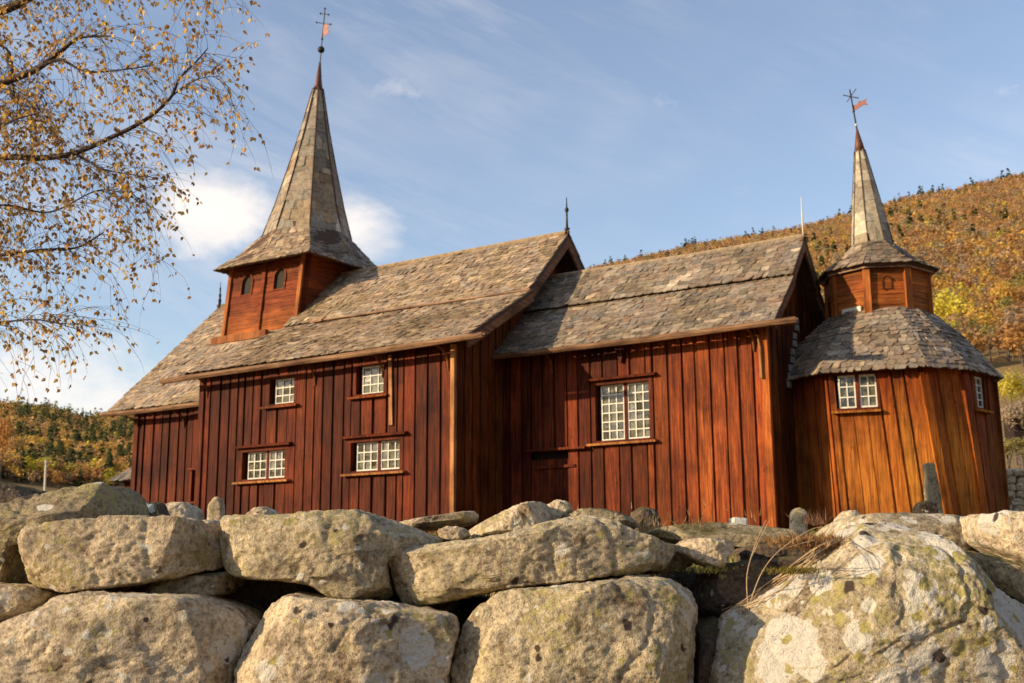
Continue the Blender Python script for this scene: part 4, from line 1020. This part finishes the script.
# ================================================================ HILL FORESTS
FR = np.random.RandomState(3); fr = random.Random(9)
def crown_variant(kind, seed, nq):
    """arrays of small leaf-clump quads for a tree 1 unit high: verts, shade"""
    rs = np.random.RandomState(seed); vs = []; sh = []
    if kind == 'spruce':
        for i in range(nq):
            h = rs.uniform(.04, 1)**1.0; R = .21*(1-h)**.85*rs.uniform(.6, 1.1)+.01
            a = rs.uniform(0, 6.283); c = V3(R*math.cos(a)*.7, R*math.sin(a)*.7, h)
            out = V3(math.cos(a), math.sin(a), -.55); sd = V3(-math.sin(a), math.cos(a), 0)
            s = .05+.06*(1-h)
            vs += [c+sd*s*.8, c-sd*s*.8, c+out*s*1.3-sd*s*.2, c+out*s*1.3+sd*s*.2]; sh += [rs.uniform(.6, 1.3)]*4
    else:
        lob = [(rs.uniform(-.2, .2), rs.uniform(-.2, .2), rs.uniform(.42, .82), rs.uniform(.13, .24)) for _ in range(7)]
        ls = [rs.uniform(.85, 1.15) for _ in lob]
        for i in range(nq):
            k = rs.randint(len(lob)); lx, ly, lz, lr = lob[k]
            d = unit(rs.normal(size=3)); q = lr*rs.uniform(.6, 1.05)
            c = V3(lx, ly, lz)+d*q*V3(1, 1, 1.15)
            a = unit(np.cross(d+rs.normal(size=3)*.5, (0.1, .2, 1))); b = unit(np.cross(d+rs.normal(size=3)*.3, a)); s = rs.uniform(.028, .06)
            vs += [c+a*s, c+b*s, c-a*s, c-b*s]; sh += [ls[k]*rs.uniform(.85, 1.15)]*4
    return np.array(vs), np.array(sh)
VAR = {}
for lod, nb, nsp, sc_ in ((0, 150, 120, 1.), (1, 75, 64, 1.35), (2, 40, 36, 1.55)):
    for kd, n_, m in (('spruce', nsp, 3), ('birch', nb, 5)):
        L_ = []
        for i in range(m):
            v, sh = crown_variant(kd, 10+i+(20 if kd == 'birch' else 0), n_); v4 = v.reshape(-1, 4, 3); c = v4.mean(1, keepdims=True); L_.append(((c+(v4-c)*sc_).reshape(-1, 3), sh))
        VAR[kd, lod] = L_
COLS = {'rust': (.46, .25, .10), 'gold': (.66, .43, .10), 'orange': (.55, .31, .10), 'brown': (.42, .28, .15), 'grey': (.44, .34, .23), 'olive': (.36, .31, .10), 'green': (.11, .125, .045), 'lime': (.66, .56, .08)}
def shown(x, y, z):
    q = RM.T@(V3(x, y, z)-EYE); px, py = CX+FPX*q[0]/-q[2], CY-FPX*q[1]/-q[2]
    if px < -10 or px > 1034: return False
    if px < 132: return py < 488
    if 585 < px < 805: return py < 268-(px-585)*.13
    if 805 <= px < 832: return py < 330
    if 832 <= px < 935: return py < 262
    if px > 935: return py < 315+max(0, (px-935))*1.0 or px > 998
    return False
def pick_kind(a, r, left):
    R = interp(AZR, a); t = (r-190)/(R-190)
    x, y = r*math.sin(rad(a)), r*math.cos(rad(a)); c = noise.noise(Vector((x*.010, y*.010, 3)))+noise.noise(Vector((x*.028, y*.028, 9)))*.6
    u = fr.random()
    if left:
        ps = .10+.30*c+.14*t
        if u < ps: return 'spruce', 'green'
        return 'birch', fr.choices(['gold', 'orange', 'rust', 'brown', 'olive', 'lime'], [4 if t < .4 else 1.6, 3.5, 3.5, 3, 2.2, 2.2 if t < .25 else .4])[0]
    if u < .012+.06*max(0, c)+(.05 if t > .93 else 0): return 'spruce', 'green'
    g_ = 2.6 if t < .45 else .8
    return 'birch', fr.choices(['gold', 'orange', 'rust', 'brown', 'grey', 'olive', 'lime'], [g_*(1+max(-.8, c*1.5)), 3, 4.5, 2.4, 1.6, 1.2, 2.2 if t < .15 else .15])[0]
trees = []
def sample(a0, a1, n, rmin=190):
    for _ in range(n):
        a = fr.uniform(a0, a1); R = interp(AZR, a); r = math.sqrt(fr.uniform(rmin**2, R**2))
        x, y = r*math.sin(rad(a)), r*math.cos(rad(a)); left = a < -42
        kd, cl = pick_kind(a, r, left)
        h = fr.uniform(4.8, 7.8) if kd == 'birch' else fr.uniform(7, 11.5)
        if kd == 'spruce' and r > .85*R: h *= .75
        if kd == 'spruce' and r < 340 and a > -14: continue
        trees.append((x, y, r, a, kd, cl, h))
sample(-32, -3, 12500); sample(-64, -48, 7000, 330); sample(-48, -32, 1200, 500)
for a in list(np.arange(-32, -3, .16)):      # trees standing along the skyline
    a = a+fr.uniform(-.08, .08); r = interp(AZR, a)*fr.uniform(.985, 1.0); sp_ = fr.random() < .3; trees.append((r*math.sin(rad(a)), r*math.cos(rad(a)), r, a, 'spruce' if sp_ else 'birch', 'green' if sp_ else fr.choice(['brown', 'rust', 'olive']), fr.uniform(6, 13) if sp_ else fr.uniform(3.5, 6)))
for a in list(np.arange(-62, -48, .14)):
    a = a+fr.uniform(-.06, .06); r = interp(AZR, a)*fr.uniform(.97, 1.0); trees.append((r*math.sin(rad(a)), r*math.cos(rad(a)), r, a, 'spruce' if fr.random() < .6 else 'birch', 'green' if fr.random() < .6 else 'olive', fr.uniform(7, 13)))
trees.sort(key=lambda t: t[2])
indiv = [t for t in trees if shown(t[0], t[1], tz_(t[0], t[1])+t[6]*.7)][:280]
idset = set(id(t) for t in indiv)
LABELS = {'rust': 'rust brown', 'gold': 'golden yellow', 'orange': 'orange', 'brown': 'dull brown', 'grey': 'greyish, nearly bare', 'olive': 'olive green', 'lime': 'yellow green', 'green': 'dark green'}
protos = {}
def lod(r): return 0 if r < 330 else (1 if r < 560 else 2)
def mesh_from_quads(name, vs, col, mat):
    n = len(vs)//4; me = bpy.data.meshes.new(name)
    me.vertices.add(len(vs)); me.vertices.foreach_set('co', np.asarray(vs, np.float32).ravel())
    me.loops.add(4*n); me.loops.foreach_set('vertex_index', np.arange(4*n, dtype=np.int32))
    me.polygons.add(n); me.polygons.foreach_set('loop_start', np.arange(0, 4*n, 4, dtype=np.int32)); me.polygons.foreach_set('loop_total', np.full(n, 4, np.int32))
    ca = me.color_attributes.new('tint', 'FLOAT_COLOR', 'POINT'); arr = np.ones((len(vs), 4), np.float32); arr[:, :3] = col; ca.data.foreach_set('color', arr.ravel())
    me.materials.append(mat); me.update(calc_edges=True); return me
for i, t in enumerate(indiv):
    x, y, r, a, kd, cl, h = t; ld_ = lod(r); k = fr.randrange(3); key = (kd, cl, k, ld_)
    side = 'left' if a < -42 else 'right'
    nm = 'spruce_tree' if kd == 'spruce' else 'autumn_tree'
    if key not in protos:
        vs, sh = VAR[kd, ld_][k]; me = mesh_from_quads('crown', vs, np.outer(sh, COLS[cl]), M['far_leaf'])
        mt = MB(); mt.tube([(0, 0, -.08), (.01, 0, .35), (0, .01, .75)], [.02, .015, .006], 5); o_ = mt.build('trunk', M['bark'], None); mtr = o_.data; bpy.data.objects.remove(o_)
        protos[key] = (me, mtr)
    e = bpy.data.objects.new(nm, None); COL.objects.link(e); e.location = (x, y, tz_(x, y)-.2); wd = fr.uniform(.9, 1.35)
    e.scale = (h*wd, h*wd, h); e.rotation_euler = (0, 0, fr.uniform(0, 6.28)); e.empty_display_size = .2
    for nm2, me in zip(('crown', 'trunk'), protos[key]):
        c = bpy.data.objects.new(nm2, me); COL.objects.link(c); c.parent = e
    ld = LABELS[cl]
    tag(e, f"{ld} {'spruce' if kd == 'spruce' else 'tree'} on the lower part of the wooded slope {side} of the church", 'tree', f"{ld} trees on the lower {side} slope")
allv, allc = [], []
for t in trees:
    if id(t) in idset: continue
    x, y, r, a, kd, cl, h = t; L_ = VAR[kd, lod(r)]; vs, sh = L_[fr.randrange(len(L_))]; an = fr.uniform(0, 6.28); ca_, sa_ = math.cos(an), math.sin(an); wd = fr.uniform(.9, 1.35)*h
    v = np.empty_like(vs); v[:, 0] = (vs[:, 0]*ca_-vs[:, 1]*sa_)*wd+x; v[:, 1] = (vs[:, 0]*sa_+vs[:, 1]*ca_)*wd+y; v[:, 2] = vs[:, 2]*h+tz_(x, y)-.2
    allv.append(v); kk = fr.uniform(.8, 1.2); allc.append(np.outer(sh, np.array(COLS[cl])*kk))
me = mesh_from_quads('forest', np.concatenate(allv), np.concatenate(allc), M['far_leaf'])
fo = bpy.data.objects.new('forest', me); COL.objects.link(fo); tag(fo, 'autumn birch and spruce forest covering the hillsides', 'forest', kind='stuff')

# nearer yellow bushes right of the apse and at the lower left
def bush(px, py, d, w, h, cl, label, seed, nm='yellow_tree', nq=1400):
    b = at(px, py, d); gz = tz_(b[0], b[1]); base = V3(b[0], b[1], min(gz, b[2]))
    e = thing(nm, tuple(base), label, 'tree', None)
    vs, sh = crown_variant('birch', seed, nq); H = b[2]+h-base[2]
    vs = vs.copy(); lo = .15; 
    q = (vs-V3(0, 0, .5)); v = np.stack([q[:, 0]*w*1.25, q[:, 1]*w*1.25, q[:, 2]*h*1.1+H-h*.5], 1)
    # smaller leaves: shrink every quad around its centre
    v4 = v.reshape(-1, 4, 3); c = v4.mean(1, keepdims=True); v = (c+(v4-c)*.42).reshape(-1, 3)
    me = mesh_from_quads('crown', v, np.outer(sh, COLS[cl]), M['far_leaf']); o = bpy.data.objects.new('crown', me); COL.objects.link(o); o.parent = e
    mt = MB(); mt.tube([(0, 0, -.3), (.1, 0, H*.4), (0, .1, H*.8)], [.14, .1, .03], 7)
    for k in range(5):
        a = k*1.3; mt.tube([(0, 0, H*(.3+.08*k)), (math.cos(a)*w*.2, math.sin(a)*w*.2, H*(.5+.08*k)), (math.cos(a)*w*.4, math.sin(a)*w*.4, H*(.62+.08*k))], [.05, .03, .012], 5)
    o2 = mt.build('trunk', M['bark'], None); o2.parent = e
    return e
bush(958, 352, 225, 13, 13, 'lime', 'large yellow green tree just right of the apse roof', 101)
bush(988, 366, 215, 12, 12, 'gold', 'golden yellow tree right of the large yellow green one beside the apse roof', 111)
bush(1012, 330, 240, 10, 11, 'gold', 'golden tree at the right edge above the apse roof', 102)
bush(1012, 412, 120, 5, 4.5, 'lime', 'low yellow green bush beside the apse window at the right edge', 103, 'bush')
bush(975, 325, 260, 9, 9, 'olive', 'olive tree behind the large yellow green tree', 104)
bush(36, 488, 318, 13, 9.5, 'lime', 'bright yellow bush low behind the slab at the left', 105, 'bush')
bush(84, 488, 322, 11, 7, 'gold', 'golden bush low behind the slab near the porch', 106, 'bush')
bush(0, 480, 300, 10, 20, 'orange', 'orange tree at the left edge below the birch', 107)
bush(1008, 468, 48, 3.2, 1.3, 'olive', 'low green scrub above the far stone wall', 109, 'shrub')
bush(1020, 452, 60, 2.5, 2.8, 'grey', 'bare brown shrub at the right edge above the far stone wall', 108, 'shrub')

# ---- far right churchyard: stone wall, shed, grass, cabins
FW = random.Random(21)
far_wall = thing('far_stone_wall', tuple(at(1040, 515, 33)), 'low grey dry stone wall right of the apse in the distance', 'stone wall')
mb = MB()
for row in range(6):
    px = 990
    while px < 1110:
        w_ = FW.uniform(7, 15); c = at(px+w_/2, 510-row*7.2+FW.uniform(-1, 1), 33); s = w_*33/1150
        P, F = SPH[20] if 20 in SPH else SPH.setdefault(20, cube_sphere(20))
        if 5 not in SPH: SPH[5] = cube_sphere(5)
        P, F = SPH[5]; PP = np.sign(P)*np.abs(P)**.6; PP = PP*V3(s*.5, .3, .13)*(1+FW.uniform(-.1, .1))
        PP = PP+np.random.RandomState(row*50+int(px)).normal(size=PP.shape)*.012
        mb.add([c+HR*p[0]+HF*p[1]+V3(0, 0, p[2]) for p in PP], F, (1, 1, 1)); px += w_
far = mb.build('stones', MS['tan'], far_wall); far['kind'] = 'stuff'
bk = MB(); c = at(1050, 492, 33.3); bk.box(c, 4.5, .3, 1.2, (1, 1, 1), 0, (HR, HF, (0, 0, 1))); bk.build('earth_fill', MS['dark'], far_wall)
shed = thing('hay_shed', tuple(at(1018, 425, 60)), 'small dark open shed with a tilted grey roof on the slope at the right edge', 'shed')
mb = MB(); c = at(1018, 424, 60); mb.box(c+V3(0, 0, -.3), 1.0, 1.2, 1.0, (1, 1, 1), 0, (HR, HF, (0, 0, 1))); mb.build('shed_wall', M['core'], shed)
mb = MB(); mb.box(c+V3(0, 0, .3)-HF*.2, 1.5, 1.6, .08, (1.2, 1.3, 1.4), 0, (unit(HR+V3(0, 0, .12)), HF, unit(V3(0, 0, 1)-HR*.12))); mb.build('shed_roof', M['grey'], shed)
cab = thing('cabin', tuple(at(937, 318, 260)), 'tiny white house glimpsed among the trees right of the turret', 'house')
c = at(937, 312, 260)
mb = MB(); mb.box(c, 1.8, 3.5, 2.2, (1, 1, 1), 0, (HR, HF, (0, 0, 1))); mb.prism([c+HR*-.9-HF*1.75+V3(0, 0, 1.1), c+HR*.9-HF*1.75+V3(0, 0, 1.1), c-HF*1.75+V3(0, 0, 2.1)], HF*3.5); mb.build('house_wall', M['white'], cab)
mb = MB(); 
for sg in (-1, 1): mb.beam(c+HR*sg*.55+V3(0, 0, 1.68)-HF*1.9, c+HR*sg*.55+V3(0, 0, 1.68)+HF*1.9, 1.5, .08, unit(V3(0, 0, 1)+HR*sg*1.0), (1, 1, 1))
mb.build('house_roof', M['deck'], cab)
# pole at the far left
pole = thing('utility_pole', tuple(at(44, 490, 120)), 'pale utility pole with a short crossarm among the yellow bushes at the left', 'pole')
mb = MB(); mb.tube([at(44, 505, 120), at(46, 460, 120)], [.13, .10], 7, (1.2, 1.2, 1.2)); mb.build('post', M['offwhite'], pole)
mb = MB(); mb.beam(at(38, 464, 120), at(53, 463, 120), .15, .2); mb.build('crossarm', M['grey'], pole)

# ================================================================ DRY PLANTS ON THE WALL
PR = random.Random(33)
from mathutils.bvhtree import BVHTree
def surf(px, py, fallback, lift=.012):
    r_ = Vector(ray(px, py)); best = None
    for o in BOULDERS:
        bt = BVHTree.FromPolygons([v.co for v in o.data.vertices], [tuple(q.vertices) for q in o.data.polygons]) if o.name not in BV else BV[o.name]; BV[o.name] = bt
        h = bt.ray_cast(Vector(EYE)-o.location, r_)
        if h[0] is not None and (best is None or h[3] < best): best = h[3]
    if best is None: return fallback
    hp = EYE+np.array(r_)*(best-lift); return float(hp@HF)
BV = {}; BOULDERS = [o for o in COL.objects if o.name.startswith('wall_stone') and ('huge boulder' in o['label'] or 'centre boulder' in o['label'])]
def stalks(specs, name, label, col, catg='plant', snap=False):
    mb = MB()
    for pts, r in specs: 
        q = cat([at(a_, b_, (surf(a_, b_, c_) if snap else c_)) for a_, b_, c_ in pts], 5); mb.tube(q, [r*(1-.6*i/len(q)) for i in range(len(q))], 5, col)
    o = mb.build(name, plain(name+'_m', (.42, .30, .17), .8, 0, .3, 40), None, origin=tuple(at(*specs[0][0][0]))); return tag(o, label, catg)
S1 = [([(748, 606, 4.0), (747, 575, 4.0), (755, 545, 4.0), (766, 520, 4.0)], .0022), ([(747, 575, 4.0), (752, 556, 4.02), (768, 523, 4.02), (772, 518, 4.02)], .0016)]
stalks(S1, 'dry_stalk', 'thin upright dry stalk in the gap right of the centre boulder', (1, 1, 1))
S2 = [([(751, 600, 3.95), (762, 572, 3.95), (780, 550, 3.95), (810, 530, 3.95), (826, 527, 3.95)], .0022), ([(780, 550, 3.95), (795, 545, 3.97), (815, 540, 3.97)], .0015)]
stalks(S2, 'dry_stalk', 'forked dry stalk leaning right over the huge boulder', (1, 1, 1))
S3 = [([(720+PR.uniform(0, 30), 614-PR.uniform(0, 8), 3.9), (775+PR.uniform(-8, 8), 585+PR.uniform(-5, 5), 3.8), (820+PR.uniform(-10, 10), 553+PR.uniform(-8, 5), 3.85), (850, 540+PR.uniform(-6, 6), 4.0)], .0022) for _ in range(16)]
stalks(S3, 'dry_grass', 'bundle of dead straw lying on the left shoulder of the huge boulder', (1.2, 1.1, .8), snap=True)
def tuft(px, py, d, n, w, h, label, col, name='moss', bw=.09):
    mb = MB()
    for i in range(n):
        b = at(px+PR.gauss(0, w), py+PR.gauss(0, w*.12), d+PR.uniform(-.05, .15)); hh = h*PR.uniform(.4, 1)
        dr = unit(V3(PR.gauss(0, .5), PR.gauss(0, .5), 1)); sd = unit(np.cross(dr, V3(PR.gauss(0, 1), PR.gauss(0, 1), 0)))*hh*bw
        k = PR.uniform(.6, 1.4); mb.add([b-sd, b+sd, b+dr*hh+V3(0, 0, -hh*.1)], [(0, 1, 2)], tuple(q*k for q in col))
    o = mb.build(name, M['leaf'], None, origin=tuple(at(px, py, d))); return tag(o, label, 'plants', kind='stuff')
tuft(708, 571, 4.28, 420, 12, .025, 'green moss in the gap behind the centre boulder', (.10, .095, .025))
tuft(795, 572, 4.0, 600, 14, .025, 'olive moss along the edge of the huge boulder', (.17, .13, .02))
tuft(815, 545, 4.2, 1200, 22, .05, 'reddish dry leaves and straw on the wall top', (.30, .17, .07), 'dry_plants')
tuft(818, 524, 6.5, 70, 9, .12, 'thin dry weeds below the apse wall', (.22, .11, .06), 'dry_plants', .03)
tuft(640, 528, 4.9, 500, 60, .05, 'short dry grass along the wall crest', (.30, .21, .08), 'grass', .05)

# rough turf of the churchyard
GR = np.random.RandomState(77); n = 60000
dd = 4.9+GR.rand(n)**1.5*26; ss = (GR.rand(n)-.5)*(8+dd*1.6)
gx = HF[0]*dd+HR[0]*ss; gy = HF[1]*dd+HR[1]*ss
keep = ~((gy > 19.8) & (gx > -25.2) & (gx < -3.6)); gx, gy, dd = gx[keep], gy[keep], dd[keep]; n = len(gx)
hh = (.03+.07*GR.rand(n))*(1+dd*.03); a = GR.rand(n)*6.283; wv = np.stack([np.cos(a), np.sin(a)], 1)*(hh*.16)[:, None]; lx = GR.normal(size=(n, 2))*hh[:, None]*.4
gz = np.array([tz_(x, y) for x, y in zip(gx, gy)])-.01
V = np.zeros((n, 4, 3)); P0 = np.stack([gx, gy, gz], 1); V[:, 0] = P0; V[:, 1] = P0; V[:, 2] = P0; V[:, 3] = P0
V[:, 0, :2] -= wv; V[:, 1, :2] += wv; V[:, 2, :2] += lx+wv*.2; V[:, 2, 2] += hh; V[:, 3, :2] += lx-wv*.2; V[:, 3, 2] += hh*.97
gc = np.array([(.24, .19, .06), (.14, .15, .035), (.32, .25, .10), (.10, .12, .03)])[GR.randint(4, size=n)]*(.7+.6*GR.rand(n))[:, None]
gm = mesh_from_quads('turf_grass', V.reshape(-1, 3), np.repeat(gc, 4, axis=0), M['leaf'])
go = bpy.data.objects.new('turf_grass', gm); COL.objects.link(go); tag(go, 'rough brownish turf of the churchyard behind the wall', 'grass', kind='stuff')

# ================================================================ SKY, SUN, CAMERA
w = bpy.data.worlds.new('World'); SC.world = w; w.use_nodes = True; nt = w.node_tree; bg = nt.nodes['Background']
SAZ, SEL = 220., 18.5      # compass bearing of the sun (from +Y, clockwise) and elevation
sky = nt.nodes.new('ShaderNodeTexSky'); sky.sky_type = 'NISHITA'; sky.sun_disc = False
sky.sun_elevation = rad(SEL); sky.sun_rotation = rad(SAZ); sky.air_density = 1.15; sky.dust_density = .7; sky.ozone_density = 1.6; sky.altitude = 400
tc_ = nt.nodes.new('ShaderNodeTexCoord')
def cl_noise(scale, sc, det, rough=.6, dist=.0, loc=(0, 0, 0)):
    mp = nt.nodes.new('ShaderNodeMapping'); mp.inputs['Scale'].default_value = sc; mp.inputs['Location'].default_value = loc; nt.links.new(tc_.outputs['Generated'], mp.inputs[0])
    return nz(nt, mp.outputs[0], scale, det, rough, dist)
def blob(px, py, rad_, zs=1.6):
    d = ray(px, py); mp = N(nt, 'ShaderNodeVectorMath', operation='SUBTRACT'); nt.links.new(tc_.outputs['Generated'], mp.inputs[0]); mp.inputs[1].default_value = tuple(d)
    m2 = N(nt, 'ShaderNodeVectorMath', operation='MULTIPLY'); nt.links.new(mp.outputs[0], m2.inputs[0]); m2.inputs[1].default_value = (1, 1, zs)
    ln = N(nt, 'ShaderNodeVectorMath', operation='LENGTH'); nt.links.new(m2.outputs[0], ln.inputs[0])
    mr = nt.nodes.new('ShaderNodeMapRange'); nt.links.new(ln.outputs['Value'], mr.inputs[0]); mr.inputs[1].default_value = rad_; mr.inputs[2].default_value = 0; mr.inputs[3].default_value = 0; mr.inputs[4].default_value = 1
    return mr.outputs[0]
def mth(op, a, b, clamp=False):
    n = N(nt, 'ShaderNodeMath', operation=op, use_clamp=clamp)
    for s, v in zip(n.inputs, (a, b)):
        if hasattr(v, 'links'): nt.links.new(v, s)
        else: s.default_value = v
    return n.outputs[0]
def cirrus(scale, rot, sc, loc):
    r0 = nt.nodes.new('ShaderNodeMapping'); r0.inputs['Rotation'].default_value = rot; nt.links.new(tc_.outputs['Generated'], r0.inputs[0])
    r1 = nt.nodes.new('ShaderNodeMapping'); r1.inputs['Scale'].default_value = sc; r1.inputs['Location'].default_value = loc; nt.links.new(r0.outputs[0], r1.inputs[0])
    return nz(nt, r1.outputs[0], scale, 9, .68, .35)
wisp = cirrus(2.6, (0, rad(-28), rad(32)), (.9, 1, 5.5), (2, 1, 0)); broad = cl_noise(1.9, (1, 1, 1.6), 4, .6, 0, (5, 2, 1))
wf = mth('MULTIPLY', mth('SUBTRACT', wisp, .44, True), mth('MULTIPLY', mth('SUBTRACT', broad, .36, True), 13.), True)
cn = cl_noise(7, (1, 1, 1.6), 9, .62, .3)
b1 = blob(218, 218, .085, 1.5); b2 = blob(352, 226, .062, 1.4); b3 = blob(80, 400, .22, 1.4); b4 = blob(400, 90, .06, 2.5)
bb = mth('MAXIMUM', mth('MAXIMUM', b1, mth('MULTIPLY', b2, .75)), mth('MAXIMUM', mth('MULTIPLY', b3, .62), mth('MULTIPLY', b4, .4)))
cf = mth('MULTIPLY', mth('SUBTRACT', mth('ADD', bb, mth('MULTIPLY', mth('SUBTRACT', cn, .5), 1.7)), .30), 2.1, True)
tot = mth('ADD', mth('MULTIPLY', wf, .5), mth('MULTIPLY', cf, .78), True)
skc = mix(nt, 1, sky.outputs[0], (1.10, 1.03, 1.06), 'MULTIPLY')
hz = mix(nt, .06, skc, (6.5, 6.6, 7.0))
fin = mix(nt, tot, hz, (6.2, 5.7, 5.3))
nt.links.new(fin, bg.inputs[0]); bg.inputs[1].default_value = .13
sl = bpy.data.lights.new('sun', 'SUN'); sl.energy = 5.0; sl.angle = rad(.53); sl.color = (1, .78, .50)
so = bpy.data.objects.new('sun', sl); COL.objects.link(so)
dv = Vector((math.sin(rad(SAZ))*math.cos(rad(SEL)), math.cos(rad(SAZ))*math.cos(rad(SEL)), math.sin(rad(SEL))))
so.rotation_euler = dv.to_track_quat('Z', 'Y').to_euler(); so.location = (-20, -20, 30)
cam = bpy.data.cameras.new('camera'); co = bpy.data.objects.new('camera', cam); COL.objects.link(co); SC.camera = co
cam.sensor_width = 36; cam.lens = FPX/1024*36; cam.clip_end = 6000; cam.clip_start = .05
mw = Matrix([[RM[i][0], RM[i][1], RM[i][2], EYE[i]] for i in range(3)]+[[0, 0, 0, 1]]); co.matrix_world = mw
SC.view_settings.view_transform = 'Standard'; SC.view_settings.look = 'None'; SC.view_settings.exposure = .5; SC.view_settings.gamma = 1
SC.cycles.max_bounces = 6
cam.dof.use_dof = True; cam.dof.focus_distance = 5.2; cam.dof.aperture_fstop = 6.3
